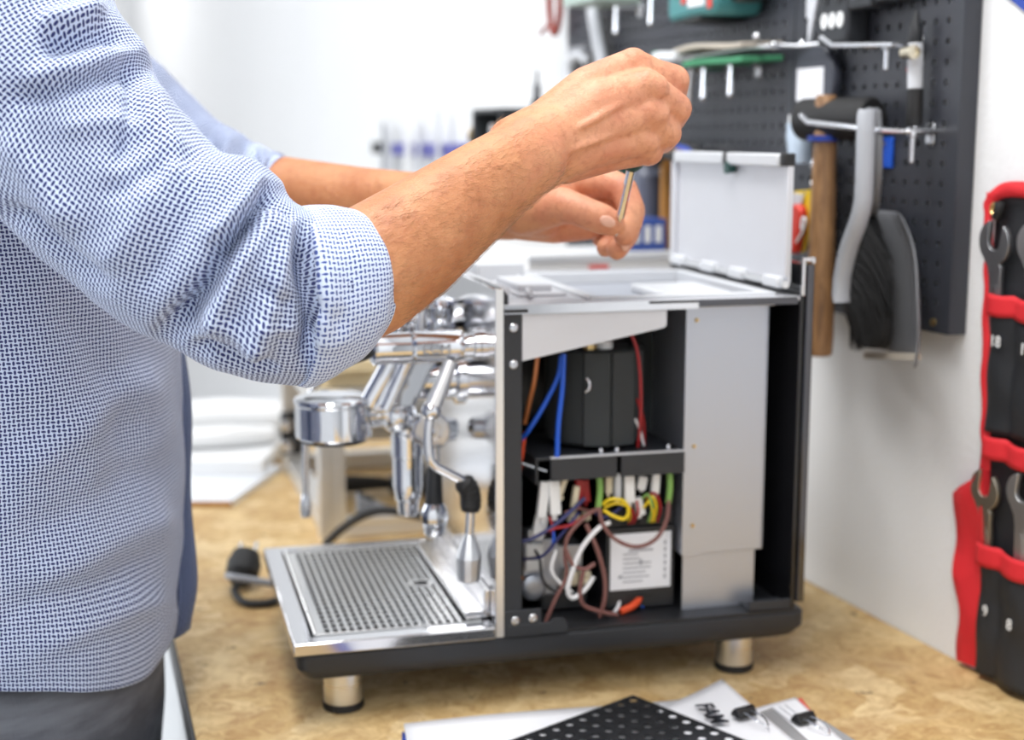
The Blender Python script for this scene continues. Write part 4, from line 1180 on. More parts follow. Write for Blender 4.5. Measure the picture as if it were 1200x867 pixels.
# open front edge of the shirt on the far side
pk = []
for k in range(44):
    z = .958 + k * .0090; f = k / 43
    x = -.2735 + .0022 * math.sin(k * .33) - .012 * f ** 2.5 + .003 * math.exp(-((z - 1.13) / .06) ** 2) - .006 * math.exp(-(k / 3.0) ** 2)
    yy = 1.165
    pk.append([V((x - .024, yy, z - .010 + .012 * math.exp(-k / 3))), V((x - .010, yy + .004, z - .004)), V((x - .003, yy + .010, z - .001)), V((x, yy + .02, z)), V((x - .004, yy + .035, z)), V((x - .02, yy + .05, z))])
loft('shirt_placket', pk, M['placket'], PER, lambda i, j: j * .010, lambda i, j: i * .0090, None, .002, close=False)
mb = MB()
col = [[V((-.398 + .078 * q * math.cos(a), 1.13 + .074 * q * math.sin(a), z + .012 * math.cos(a) * -1)) for a in [2 * PI * k / 40 for k in range(40)]] for q, z in ((.98, 1.515), (.95, 1.545), (.96, 1.562), (1.05, 1.553), (1.10, 1.525))]
la, lc, lm = metric_uv(col)
loft('shirt_collar', col, M['cuff'], PER, lambda i, j: j / 40 * lm, lambda i, j: la[i], None, .002)

# jeans and shoes
js = []
for z, xf, xb, yn, yf in ((1.035, -.315, -.535, .985, 1.265), (1.0, -.305, -.54, .975, 1.275), (.95, -.298, -.55, .968, 1.282), (.90, -.298, -.56, .962, 1.285), (.84, -.305, -.56, .960, 1.285)):
    r = []
    for j in range(72):
        t = 2 * PI * j / 72; c, s = math.cos(t), math.sin(t); e = 2 / 2.4
        r.append(V(((xf + xb) / 2 + (xf - xb) / 2 * math.copysign(abs(c) ** e, c), (yn + yf) / 2 - (yf - yn) / 2 * math.copysign(abs(s) ** e, s), z)))
    js.append(r)
mb = MB(); mb.rings(js)
for yc in (1.035, 1.205):
    lg = []
    for z, rx, ry, xo in ((.90, .118, .079, -.432), (.80, .105, .082, -.430), (.66, .088, .078, -.425), (.50, .070, .068, -.422), (.42, .066, .064, -.423), (.30, .064, .062, -.429), (.16, .058, .058, -.435), (.075, .060, .060, -.432)):
        lg.append([V((xo + rx * math.cos(2 * PI * k / 40) + .002 * math.sin(z * 90 + k), yc + ry * math.sin(2 * PI * k / 40), z)) for k in range(40)])
    mb.rings(lg)
jo = mb.build('jeans', M['denim'], PER, off=PO)
rm = jo.modifiers.new('remesh', 'REMESH'); rm.mode = 'VOXEL'; rm.voxel_size = .007; rm.use_smooth_shade = True
sm_ = jo.modifiers.new('smooth', 'SMOOTH'); sm_.factor = .5; sm_.iterations = 4
mb = MB(); mb.tube([(-.285, .968, 1.0), (-.272, .975, .95), (-.268, .975, .86)], .0022, 8); 
for yc in (1.035, 1.205):
    mb = MB()
    mb.rings([[V((-.402 + lx * math.cos(a) * 1.0, yc + ly * math.sin(a), z)) for a in [2 * PI * k / 32 for k in range(32)]] for lx, ly, z in ((.140, .050, .0), (.143, .052, .012), (.138, .050, .03), (.115, .046, .06), (.075, .042, .085), (.058, .042, .10))])
    mb.build('shoe', M['black_rubber'], PER, off=PO)

# screwdriver between both hands
tip, mid = at(722, 275, 1.110), at(741, 192, 1.080)
ax = (mid - tip).normalized()
SD = thing('screwdriver', 'screwdriver with a dark green handle and steel shaft, gripped by both hands', 'screwdriver', tip)
mb = MB(); mb.lathe((0, 0, 0), ax, [(0, .0016), (.0015, .0021), (.016, .0022), (.0165, .0034), ((mid - tip).length + .01, .0034)], 14)
mb.build('shaft', M['chrome'], SD, angle=25)
L0 = (mid - tip).length
mb = MB(); mb.lathe((0, 0, 0), ax, [(L0 - .004, .0055), (L0, .0085), (L0 + .008, .0095), (L0 + .016, .0075), (L0 + .026, .0085), (L0 + .06, .0100), (L0 + .075, .0095), (L0 + .082, .006)], 18)
mb.build('grip', M['dark_green'], SD, angle=30)
# ------------------------------------------------------------------ things on the wall (local x: right along the wall, y: into it, z: up)
def wall_thing(name, label, cat, x, z, group=None):
    p = wall_pt(x, 0, z)
    t = thing(name, label, cat, p, WTH, group)
    return t, (lambda a, d, c: V((a - x, -d, c - z)))
def wpx(u, v, d):
    """wall coordinates (x, d, z) of the point that stands d off the wall along the sight line of a pixel"""
    a = at(u, v, 1.0) - V((0, 0, CAM_Z)); o = WP - WY * d - V((0, 0, CAM_Z)); k = o.dot(WY) / a.dot(WY); r = a * k - o
    return (r.dot(WX), d, r.z)
BG = 'perforated tool panels on the wall'
M['cream_metal'] = mat_grainy('pale_gilt_metal', (0.72, 0.66, 0.52, 1), 0.3, 0.9, 200, 0.05)
def pegboard(x0, x1, label):
    t, q = wall_thing('pegboard', label, 'pegboard', x0, .304, BG)
    n = int((x1 - x0 - .024) / .0178); p = (x1 - x0 - .024) / n; nz = 34
    mx = (x1 - x0 - n * p) / 2
    mb = MB(); sub = MB(); holed_plate(sub, n, nz, p, .0030, .0016, slot=(.0030, .0034))
    o = q(x0 + mx, .0195, .322)
    mb.add([V(v) + o for v in sub.v], sub.f)
    zz = .322 + nz * p
    for a, b, c, d in ((x0, x0 + mx, .304, zz + .018), (x1 - mx, x1, .304, zz + .018), (x0 + mx, x1 - mx, .304, .322), (x0 + mx, x1 - mx, zz, zz + .018)):
        A0, B0 = q(a, .0195, c), q(b, .0179, d); mb.bb(A0.x, B0.x, A0.y, B0.y, A0.z, B0.z)
    mb.build('plate', M['board'], t, angle=30)
    for nm, (a, b, c, d) in (('edge', (x0, x0 + .0016, .304, zz + .018)), ('edge', (x1 - .0016, x1, .304, zz + .018)), ('edge', (x0 + .0016, x1 - .0016, .304, .3056)), ('edge', (x0 + .0016, x1 - .0016, zz + .0164, zz + .018))):
        mb = MB(); A0, B0 = q(a, .0178, c), q(b, .0008, d); mb.bb(A0.x, B0.x, A0.y, B0.y, A0.z, B0.z); mb.build(nm, M['board'], t)
    for a in (x0 + .02, x1 - .022):
        for c in (.3135, zz + .009):
            mb = MB(); mb.lathe(q(a, .0196, c), (0, -1, 0), [(0, .0036), (.001, .0034), (.0018, .0015)], 12); mb.build('screw', M['brass'], t)
    return t
M['board'] = mat_grainy('dark_panel_lacquer', (0.036, 0.039, 0.050, 1), 0.40, 0.0, 300, 0.08)
pegboard(-.2835, -.009, 'narrow black perforated tool panel on the wall, behind the mallet and the dustpan')
pegboard(-.900, -.2850, 'wide black perforated tool panel on the wall, behind the hands')

HG = 'short steel pegs on the tool panels'
def peg_hook(name, label, pts, r=.0022, group=None):
    x, d, z = pts[0]
    t, q = wall_thing(name, label, 'hook', x, z, group)
    mb = MB(); mb.tube([q(*p) for p in pts], r, 10, 5, smooth=False); mb.ball(q(*pts[-1]), r * 1.02, n=10, m=6)
    mb.build('wire', M['zinc'], t)
    mb = MB(); a = q(x, .0197, z); mb.bb(a.x - .006, a.x + .006, a.y - .003, a.y, a.z - .011, a.z + .008); mb.build('base_clip', M['zinc'], t, bevel=.001)
    return t
def drop_hook(label, x, z, r=.0042, L=.030, out=.055):
    return peg_hook('panel_hook', label, [(x, .0197, z + L), (x, out, z + L), (x, out, z)], r, HG)
drop_hook('steel hook hanging right of the pale green tray, left of its neighbour', -.655, .612)
drop_hook('steel hook hanging just left of the teal tool at the top', -.5535, .616, L=.034)
drop_hook('steel hook below the hanging packets, nearest to the fist', -.416, .524, r=.0040)
drop_hook('steel hook below the hanging packets, right of the other one', -.354, .526, r=.0040)
peg_hook('panel_hook', 'long steel hook in front of the mallet head, holding the dustpan', [(-.046, .0197, .4845), (-.046, .075, .4855), (-.062, .079, .487), (-.150, .084, .494), (-.160, .085, .500)], .0028)
peg_hook('panel_hook', 'bent steel hook under the dark meter, right of it', [(-.068, .0197, .562), (-.068, .050, .562), (-.150, .060, .566), (-.166, .062, .574)], .0026)
def pin(x, z0, z1, label):
    t, q = wall_thing('steel_pin', label, 'pin', x, z1, 'steel pins on the tool panel')
    mb = MB(); mb.lathe(q(x, .045, z0), (0, 0, 1), [(0, .0018), (.001, .0026), (z1 - z0 - .005, .0026), (z1 - z0 - .004, .0042), (z1 - z0, .0042)], 12); mb.build('rod', M['zinc'], t)
    mb = MB(); a, b = q(x, .0197, z1), q(x, .050, z1); mb.cyl(a, b, .0032, n=12); mb.build('arm', M['zinc'], t)
pin(-.0835, .5400, .5625, 'short steel pin dropping from the bent hook right of the meter')
pin(-.0400, .4570, .4850, 'thin steel pin dropping below the end of the slim pen tool')

# rubber mallet hung by its head
t, q = wall_thing('rubber_mallet', 'rubber mallet with black head and worn wooden handle hanging on the panel', 'mallet', -.155, .50)
mb = MB(); c = q(-.197, .060, .497); mb.lathe(c, (1, .22, 0), [(0, .0180), (.003, .0205), (.088, .0205), (.0912, .0180), (.0915, .0001)], 32); mb.build('head', M['black_rubber'], t, angle=30)
mb = MB(); mb.lathe(q(-.160, .0585, .520), (.012, 0, -1), [(0, .0085), (.003, .0105), (.06, .0115), (.15, .0130), (.235, .0135), (.252, .0125), (.2535, .010)], 20); mb.build('handle', M['handle_wood'], t)
mb = MB(); mb.lathe(q(-.160, .060, .4815), (0, 0, -1), [(0, .0155), (.0055, .0150)], 20); mb.build('collar', M['blue_card'], t)

# dustpan with its brush clipped in
def strip_px(mb, pts, d0, d1):
    """bar through (u, v left, u right) rows of the photograph's frame between two distances off the wall"""
    rows = []
    for (v, ul, ur, d) in pts:
        a, b = V(wpx(ul, v, d)), V(wpx(ur, v, d)); c = (a + b) / 2; h = (b.x - a.x) / 2
        rows.append([q(c.x + h * math.cos(t_), d - (d1 - d0) / 2 * math.sin(t_), c.z) for t_ in [2 * PI * k / 16 for k in range(16)]])
    mb.rings(rows)
t, q = wall_thing('dustpan', 'grey dustpan hanging by its long handle from a steel hook', 'dustpan', -.085, .50)
mb = MB(); strip_px(mb, [(126, 1020, 1024, .073), (130, 1015, 1031, .073), (160, 1016, 1033, .073), (200, 1014, 1033, .072), (235, 1012, 1030, .064), (252, 1012, 1027, .050)], 0, .012)
mb.build('handle', M['dustpan_grey'], t)
rows = []
for (v, ul, ur) in ((246, 1014, 1026), (262, 1016, 1040), (285, 1014, 1056), (310, 1010, 1066), (335, 1006, 1074), (360, 1004, 1078), (385, 1003, 1078), (402, 1004, 1075), (414, 1006, 1073)):
    row = []; zc = wpx((ul + ur) / 2, v, .045)[2]
    xl, xr = wpx(ul, v, .040)[0], wpx(ur, v, .066)[0]
    f = (v - 246) / 168
    for j in range(17):
        g_ = j / 16; lip = (.036 * max(0, (g_ - .45) / .55) ** 2.0) * min(1, .25 + f * 1.3) + .004 * (1 - g_) ** 3
        row.append(q(xl + (xr - xl) * g_, .030 + lip, zc - .004 * g_ * f))
    rows.append(row)
fs = [(i_ * 17 + j_, i_ * 17 + j_ + 1, (i_ + 1) * 17 + j_ + 1, (i_ + 1) * 17 + j_) for i_ in range(len(rows) - 1) for j_ in range(16)]
mb = MB(); mb.add([p_ for r_ in rows for p_ in r_], fs); o = mb.build('scoop', M['dustpan_grey'], t, angle=60)
sd = o.modifiers.new('thick', 'SOLIDIFY'); sd.thickness = .0022
sb = o.modifiers.new('smooth', 'SUBSURF'); sb.levels = 1; sb.render_levels = 1
mb = MB(); a, b = wpx(1006, 417, .040), wpx(1073, 417, .060); mb.rings([[q(a[0], .030, a[2] - .003), q(a[0], .034, a[2] - .003), q(b[0], .058, b[2] - .004), q(b[0], .054, b[2] - .004)], [q(a[0], .030, a[2] + .003), q(a[0], .034, a[2] + .003), q(b[0], .058, b[2] + .002), q(b[0], .054, b[2] + .002)]]); mb.build('front_lip', M['beige'], t)
t, q = wall_thing('hand_brush', 'hand brush with pale grey back and black bristles, clipped in the dustpan', 'brush', -.105, .50)
mb = MB(); strip_px(mb, [(128, 1014, 1020, .088), (134, 1011, 1019, .090), (160, 1010, 1019, .090), (200, 1009, 1018, .090), (235, 1007, 1017, .090), (252, 1003, 1014, .090), (268, 997, 1009, .090), (285, 991, 1002, .090), (305, 986, 996, .090), (325, 983, 991, .090), (345, 982, 989, .090), (354, 984, 989, .090)], 0, .018)
mb.build('handle', M['brush_grey'], t)
hb = MB(); br_ = random.Random(8)
for k in range(1500):
    f = br_.random(); v0 = 258 + 88 * f; u0 = 1010 - 22 * math.sin(min(1, f * 1.15) * PI / 2) + 2; s = br_.random()
    u1 = u0 + 6 + (20 + 20 * math.sin(PI * min(1, .15 + f))) * s; v1 = v0 + 36 + 40 * br_.random() - 6 * s + 12 * s * (1 - f)
    v1 = min(v1, 412 - 8 * abs(s - .4)); dd = .066 - .016 * br_.random()
    A0, B0, C0 = wpx(u0, v0, dd), wpx((u0 + u1) / 2 + 3, (v0 + v1) / 2 - 6, dd - .002), wpx(u1, v1, dd - .006)
    hb.tube([q(*A0), q(*B0), q(*C0)], [.0011, .0010, .0004], 4, 2)
hb.build('bristles', M['bristle'], t, kind='stuff')
mb = MB(); strip_px(mb, [(250, 1008, 1020, .050), (270, 1002, 1030, .050), (300, 993, 1038, .050), (330, 987, 1043, .050), (360, 989, 1044, .049), (385, 997, 1044, .048), (400, 1006, 1040, .048), (406, 1014, 1034, .048)], 0, .022)
mb.build('bristle_core', M['bristle'], t, angle=60)

# slim pen-shaped tool
t, q = wall_thing('soldering_pen', 'slim black and clear pen-shaped tool with brass collar at the panel edge', 'tool', -.050, .53)
mb = MB(); mb.lathe(q(-.0575, .034, .592), (.0, 0, -1), [(0, .0010), (.004, .0022), (.016, .0062), (.028, .0070), (.030, .006)], 18); mb.build('cap', M['black_plastic'], t)
mb = MB(); mb.lathe(q(-.0565, .034, .563), (.05, 0, -1), [(0, .0066), (.012, .0070), (.040, .0068)], 18); mb.build('barrel', M['pale_grey'], t)
mb = MB(); mb.lathe(q(-.0540, .034, .5225), (.02, 0, -1), [(0, .0072), (.030, .0074), (.0335, .0062)], 18); mb.build('grip', M['black_rubber'], t)
mb = MB(); mb.lathe(q(-.0530, .034, .489), (.02, 0, -1), [(0, .0060), (.006, .0052), (.010, .0028), (.0165, .0020), (.0185, .001)], 18); mb.build('nozzle', M['chrome'], t)
mb = MB(); mb.lathe(q(-.0590, .044, .5545), (1, -.1, 0), [(0, .0050), (.012, .0050), (.0125, .0064), (.018, .0064), (.0185, .0038), (.0155, .0034)], 16); mb.build('collar', M['cream_metal'], t)
mb = MB(); a = q(-.0605, .038, .540); mb.bb(a.x - .001, a.x + .001, a.y - .001, a.y + .002, a.z - .002, a.z + .002); mb.build('red_dot', M['red'], t)

# oval dark plate with a white label
t, q = wall_thing('oval_plate', 'dark oval plate with a white label hanging left of the mallet head', 'plate', -.222, .535)
mb = MB(); rows = [[q(-.2225 + r * .0365 * math.cos(a), d, .534 + r * .0390 * math.sin(a)) for a in [2 * PI * j / 40 for j in range(40)]] for r, d in ((.94, .024), (1, .0265), (1, .0325), (.95, .0345))]
mb.rings(rows); pl = mb.build('disc', M['smoked_plate'] if 'smoked_plate' in M else M['grey_dark'] if 'grey_dark' in M else M['black_plastic'], t)
mb = MB(); a, b = q(-.2520, .0346, .5165), q(-.2030, .0352, .5490); mb.bb(a.x, b.x, a.y, b.y, a.z, b.z); mb.build('label_plate', M['paper'], t)
# dark meter with three white figures
t, q = wall_thing('meter', 'dark handheld meter with three pale round marks at the top of the panel', 'meter', -.175, .60)
mb = MB(); a, b = q(-.201, .0200, .5685), q(-.1485, .046, .668); mb.bb(a.x, b.x, a.y, b.y, a.z, b.z); mb.build('housing', M['black_powder'], t, bevel=.004)
for k in range(3):
    x = -.1865 + k * .0135; mb = MB(); rows = [[q(x + r * .0056 * math.cos(a_), .0462 + dd, .5910 + r * .0076 * math.sin(a_)) for a_ in [2 * PI * j / 20 for j in range(20)]] for r, dd in ((1, 0), (1, .0012), (.55, .0014), (.5, .0004))]
    mb.rings(rows); mb.build('button', M['white_print'], t)
for x in (-.186, -.164):
    mb = MB(); a, b = q(x - .004, .0462, .607), q(x + .004, .0475, .660); mb.bb(a.x, b.x, a.y, b.y, a.z, b.z); mb.build('side_rib', M['black_plastic'], t)
for (x0, x1, z0, lab) in ((-.1465, -.1075, .5985, 'small black box at the top of the panel, right of the meter'), (-.1040, -.0650, .6020, 'small black box at the top of the panel, farthest right')):
    t, q = wall_thing('tool_box', lab, 'box', (x0 + x1) / 2, z0, 'small black boxes on the tool panel')
    mb = MB(); a, b = q(x0, .0200, z0), q(x1, .048, z0 + .05); mb.bb(a.x, b.x, a.y, b.y, a.z, b.z); bx = mb.build('shell', M['black_powder'], t, bevel=.003)
    mb = MB(); a, b = q(x0 + .008, .0481, z0 + .010), q(x1 - .008, .0487, z0 + .03); mb.bb(a.x, b.x, a.y, b.y, a.z, b.z); mb.build('recess', M['grey_plastic'], t)
# steel shears
t, q = wall_thing('paint_scraper', 'pale steel scraper pointing down from the top, left of the meter', 'scraper', -.225, .62)
mb = MB(); mb.prism([(-.2310, .574), (-.2275, .5738), (-.2085, .640), (-.2290, .640)], q(0, .034, 0), (1, 0, 0), (0, 0, 1), .004); mb.build('blade', M['pale_grey'], t, bevel=.0008)
mb = MB(); mb.cyl(q(-.220, .0200, .632), q(-.220, .036, .632), .004, n=12); mb.build('peg', M['zinc'], t)
t, q = wall_thing('steel_strip', 'short narrow steel strip hanging left of the pale blade', 'strip', -.240, .62)
mb = MB(); mb.prism([(-.2425, .5985), (-.2385, .5985), (-.2360, .640), (-.2430, .640)], q(0, .030, 0), (1, 0, 0), (0, 0, 1), .003); mb.build('strip', M['pale_grey'], t, bevel=.0006)
mb = MB(); mb.cyl(q(-.239, .0200, .634), q(-.239, .032, .634), .003, n=12); mb.build('peg', M['zinc'], t)

# teal power tool at the top
t, q = wall_thing('power_tool', 'teal power tool with red and white patches at the top of the panel', 'power tool', -.40, .64)
mb = MB(); mb.prism([(-.461, .6145), (-.452, .6085), (-.398, .6115), (-.352, .6105), (-.345, .625), (-.345, .690), (-.462, .690)], q(0, .0205, 0), (1, 0, 0), (0, 0, 1), .060); mb.build('housing', M['teal_light'], t, bevel=.006)
mb = MB(); a, b = q(-.450, .020, .6060), q(-.385, .078, .6115); mb.bb(a.x, b.x, a.y, b.y, a.z, b.z); mb.build('battery_foot', M['black_plastic'], t, bevel=.002)
for nm, x0, x1, z0, z1, mt in (('label_plate', -.408, -.370, .6210, .66, 'paper'), ('red_patch', -.424, -.413, .6260, .66, 'red_plastic'), ('red_stripe', -.363, -.353, .6170, .66, 'red_plastic')):
    mb = MB(); a, b = q(x0, .0806, z0), q(x1, .0818, z1); mb.bb(a.x, b.x, a.y, b.y, a.z, b.z); mb.build(nm, M[mt], t, bevel=.0004)
mb = MB(); a, b = q(-.344, .030, .622), q(-.318, .066, .688); mb.bb(a.x, b.x, a.y, b.y, a.z, b.z); mb.build('motor_cap', M['black_plastic'], t, bevel=.006)

# packets on a long double arm
t, q = wall_thing('hook_arm', 'long steel arm of the panel carrying flat packets, above the fist', 'hook', -.30, .575)
for dz in (0,):
    mb = MB(); mb.tube([q(-.262, .0197, .5720 + dz), q(-.262, .060, .5720 + dz), q(-.300, .064, .572 + dz), q(-.490, .070, .5665 + dz)], .0024, 10, 4, smooth=False); mb.build('arm_wire', M['zinc'], t)
for k, x in enumerate((-.285, -.270, -.236)):
    mb = MB(); mb.ball(q(x, .064 - k * .012, .573 + (.010 if k == 0 else 0)), .0045, n=12, m=8); mb.build('knob', M['zinc'], t)
mb = MB(); mb.tube([q(-.270, .05, .574), q(-.235, .045, .571), q(-.200, .040, .571)], .0022, 8); mb.build('side_wire', M['zinc'], t)
def slab(name, lab, cat, x0, x1, z0, z1, d0, d1, mt, wav=.002):
    t, q = wall_thing(name, lab, cat, (x0 + x1) / 2, z0, 'flat packets on the steel arm')
    rows = []
    for k in range(13):
        f = k / 12; x = x0 + (x1 - x0) * f; w = wav * math.sin(f * 6) + .006 * wav * 300 * math.sin(PI * f) * .6
        rows.append([q(x, d0, z0 + w), q(x, d1, z0 + w - .002), q(x, d1, z1 + w - .002), q(x, d0, z1 + w)])
    mb = MB(); mb.rings(rows); return mb.build('packet', M[mt], t, bevel=.0008), t
slab('sheet_packet', 'beige flat packet lying on the arm, topmost', 'packet', -.445, -.290, .5748, .5800, .030, .080, 'beige')
slab('sheet_packet', 'green flat packet on the arm, beneath the beige one', 'packet', -.425, -.292, .5595, .5655, .028, .078, 'green_pad', .0006)
slab('sheet_packet', 'green flat packet on the arm, sticking out beside the fist', 'packet', -.508, -.494, .5730, .5800, .030, .076, 'green_pad', .0006)
slab('sheet_packet', 'white glossy packet on the arm, leaning over the fist', 'packet', -.492, -.434, .5690, .5780, .050, .084, 'white_paint', .0008)
t, q = wall_thing('hex_key', 'thick bright steel key hanging from the arm beside the fist', 'tool', -.469, .54)
mb = MB(); mb.tube([q(-.471, .030, .557), q(-.471, .052, .557), q(-.469, .056, .552), q(-.4735, .056, .517)], .0050, 10); mb.build('shank', M['pale_grey'], t)
t, q = wall_thing('spanner', 'thin dull steel spanner hanging just right of the thick key', 'spanner', -.455, .54)
mb = MB(); mb.tube([q(-.452, .030, .556), q(-.452, .050, .556), q(-.4525, .052, .550), q(-.4585, .052, .511)], .0030, 10); mb.ball(q(-.4590, .052, .5105), .0052, (1, .6, 1), 12, 8); mb.build('shank', M['alu'], t)

# left end of the wide panel
t, q = wall_thing('white_strap', 'white plastic tool hanging near the left end of the wide panel', 'tool', -.76, .62)
rows = []
for x, z, w in ((-.782, .685, .008), (-.780, .668, .010), (-.776, .660, .017), (-.770, .640, .017), (-.758, .610, .0165), (-.747, .588, .016), (-.741, .572, .014), (-.738, .562, .009)):
    rows.append([q(x + w * math.cos(a), .036 - .006 * math.sin(a), z) for a in [2 * PI * j / 14 for j in range(14)]])
mb = MB(); mb.rings(rows); mb.build('blade', M['pale_grey'], t)
mb = MB(); mb.cyl(q(-.780, .0200, .676), q(-.780, .034, .676), .004, n=12); mb.build('peg', M['zinc'], t)
t, q = wall_thing('pliers', 'red-handled pliers hanging off the top left corner of the panel', 'pliers', -.92, .65)
for s in (-1, 1):
    mb = MB(); mb.tube([q(-.915, .034, .725), q(-.915 + s * .017, .034, .700), q(-.914 + s * .021, .034, .670), q(-.914 + s * .014, .034, .640), q(-.914 + s * .004, .034, .626)], [.004, .005, .0055, .005, .004], 10); mb.build('handle', M['brick_red'], t)
mb = MB(); mb.lathe(q(-.915, .030, .728), (0, -1, 0), [(0, .012), (.010, .012)], 16); mb.prism([(-.924, .732), (-.906, .732), (-.913, .775), (-.917, .775)], q(0, .030, 0), (1, 0, 0), (0, 0, 1), .009); mb.build('jaws', M['steel'], t, bevel=.001)
mb = MB(); mb.tube([q(-.938, .034, .640), q(-.955, .034, .637), q(-.968, .034, .630)], .0032, 8); mb.build('spring_tail', M['brick_red'], t)
t, q = wall_thing('pipe_clamp', 'grey bent clamp hanging at the left end of the panel, below the white tool', 'clamp', -.84, .58)
mb = MB(); mb.tube([q(-.862, .032, .520), q(-.858, .032, .548), q(-.864, .032, .572), q(-.848, .032, .590), q(-.815, .032, .592), q(-.800, .032, .580)], .0075, 10); mb.build('bow', M['pale_grey'], t)
mb = MB(); a, b = q(-.858, .0200, .592), q(-.802, .038, .604); mb.bb(a.x, b.x, a.y, b.y, a.z, b.z); mb.build('bar', M['grey_plastic'], t, bevel=.002)
t, q = wall_thing('green_tray', 'pale green tray on the panel at the top edge, right of the white tool', 'tray', -.70, .655)
mb = MB(); a, b = q(-.755, .0200, .650), q(-.655, .085, .657); mb.bb(a.x, b.x, a.y, b.y, a.z, b.z); mb.build('shelf_plate', M['pale_green'], t, bevel=.002)
mb = MB(); a, b = q(-.755, .085, .650), q(-.655, .088, .690); mb.bb(a.x, b.x, a.y, b.y, a.z, b.z); mb.build('front_wall', M['pale_green'], t, bevel=.001)

# left of the mallet: cutter, cards
t, q = wall_thing('utility_knife', 'red utility knife on a yellow card, beside the open lid', 'knife', -.225, .40)
def poly_px(mb, pts, d, th):
    P = [q(*wpx(u, v, d)) for u, v in pts]; mb.rings([P, [p_ + V((0, -th, 0)) for p_ in P]])
mb = MB(); poly_px(mb, [(928, 297), (929, 270), (932, 248), (937, 239), (944, 239), (948, 246), (947, 262), (942, 282), (940, 297)], .058, .010); mb.build('handle', M['red_plastic'], t, bevel=.003)
mb = MB(); poly_px(mb, [(936, 296), (944, 296), (960, 237), (952, 236), (951, 222), (932, 224), (932, 240)], .052, .002); mb.build('yellow_card', M['yellow_card'], t)
mb = MB(); poly_px(mb, [(930, 246), (931, 226), (943, 228), (940, 240)], .056, .0018); mb.build('blade', M['pale_grey'], t, bevel=.0004)
mb = MB(); mb.tube([q(*wpx(933, 284, .0695)), q(*wpx(940, 272, .0695)), q(*wpx(944, 258, .0695)), q(*wpx(940, 256, .0695)), q(*wpx(939, 268, .0695))], .0012, 8); mb.build('print_stroke', M['white_print'], t)
a = wpx(945, 226, .052); mb = MB(); mb.tube([q(a[0], .0197, a[2]), q(a[0], .0540, a[2])], .0025, 8, smooth=False); mb.build('peg', M['zinc'], t)
t, q = wall_thing('card_sleeve', 'dark blue narrow sleeve with a red end, against the open lid', 'sleeve', -.246, .40)
mb = MB(); poly_px(mb, [(921, 312), (926, 312), (931, 238), (925, 238)], .050, .005); mb.build('sleeve', M['dark_navy'], t, bevel=.001)
mb = MB(); poly_px(mb, [(925, 237.5), (931, 237.5), (931, 226), (926, 227)], .050, .005); mb.build('red_end', M['red_plastic'], t, bevel=.001)
a = wpx(928, 245, .05); mb = MB(); mb.tube([q(a[0], .0197, a[2]), q(a[0], .050, a[2])], .0022, 8, smooth=False); mb.build('peg', M['zinc'], t)
t, q = wall_thing('glass_vial', 'pale bluish plastic vial hanging left of the mallet head', 'vial', -.226, .47)
mb = MB(); rows = [[q(x + w * math.cos(a), .046 - .012 * math.sin(a), z) for a in [2 * PI * j / 16 for j in range(16)]] for x, z, w in ((-.2220, .454, .012), (-.2230, .458, .0135), (-.2290, .482, .0135), (-.2295, .486, .009), (-.230, .494, .009))]
mb.rings(rows); mb.build('bottle', M['pale_blue'], t)
mb = MB(); mb.cyl(q(-.2300, .0460, .494), q(-.2300, .046, .502), .0098, n=16); mb.build('cap', M['white_plastic'], t)
mb = MB(); mb.tube([q(-.2295, .0197, .490), q(-.2295, .034, .490)], .0025, 8, smooth=False); mb.build('peg', M['zinc'], t)
t, q = wall_thing('steel_rod_set', 'dark steel file hanging left of the mallet handle, behind the knife', 'file', -.205, .45)
mb = MB(); mb.prism([(-.2230, .310), (-.2010, .310), (-.1985, .452), (-.2160, .452)], q(0, .0240, 0), (1, 0, 0), (0, 0, 1), .008); mb.build('blade', M['dark_navy'], t, bevel=.001)
mb = MB(); mb.lathe(q(-.2020, .040, .4600), (0, 0, -1), [(0, .005), (.004, .0065), (.010, .0065), (.012, .004), (.022, .004), (.026, .0065), (.031, .005)], 14); mb.build('ferrule', M['chrome'], t)
t, q = wall_thing('blue_tag', 'bright blue tag on the panel, right of the dustpan handle', 'tag', -.112, .465)
mb = MB(); a, b = q(-.1205, .0200, .4510), q(-.1010, .0240, .4800); mb.bb(a.x, b.x, a.y, b.y, a.z, b.z); mb.build('tag_plate', M['blue'], t, bevel=.001)
mb = MB(); mb.cyl(q(-.111, .0241, .474), q(-.111, .0255, .474), .0022, n=10); mb.build('rivet', M['zinc'], t)
t, q = wall_thing('flat_ruler', 'grey narrow strip hanging between mallet handle and brush', 'strip', -.130, .40)
mb = MB(); mb.prism([(-.1420, .345), (-.1320, .340), (-.1255, .470), (-.1345, .472)], q(0, .0240, 0), (1, 0, 0), (0, 0, 1), .003); mb.build('strip', M['smoked_blue'], t, bevel=.0006)
mb = MB(); mb.cyl(q(-.1300, .0200, .466), q(-.130, .0290, .466), .003, n=10); mb.build('peg', M['zinc'], t)

# blue sheet at the top right
t, q = wall_thing('blue_sheet', 'blue sheet corner on the white wall at the top right', 'sheet', .11, .62)
mb = MB(); P = [q(*wpx(u, v, .0006)) for u, v in ((1176, -9), (1200, 11), (1236, 40), (1226, -60))]; mb.rings([P, [p_ + V((0, -.002, 0)) for p_ in P]]); mb.build('sheet', M['blue_card'], t)
a = wpx(1215, -20, .0027); mb = MB(); mb.cyl(q(*a), q(a[0], .0045, a[2]), .004, n=12); mb.build('pin', M['zinc'], t)

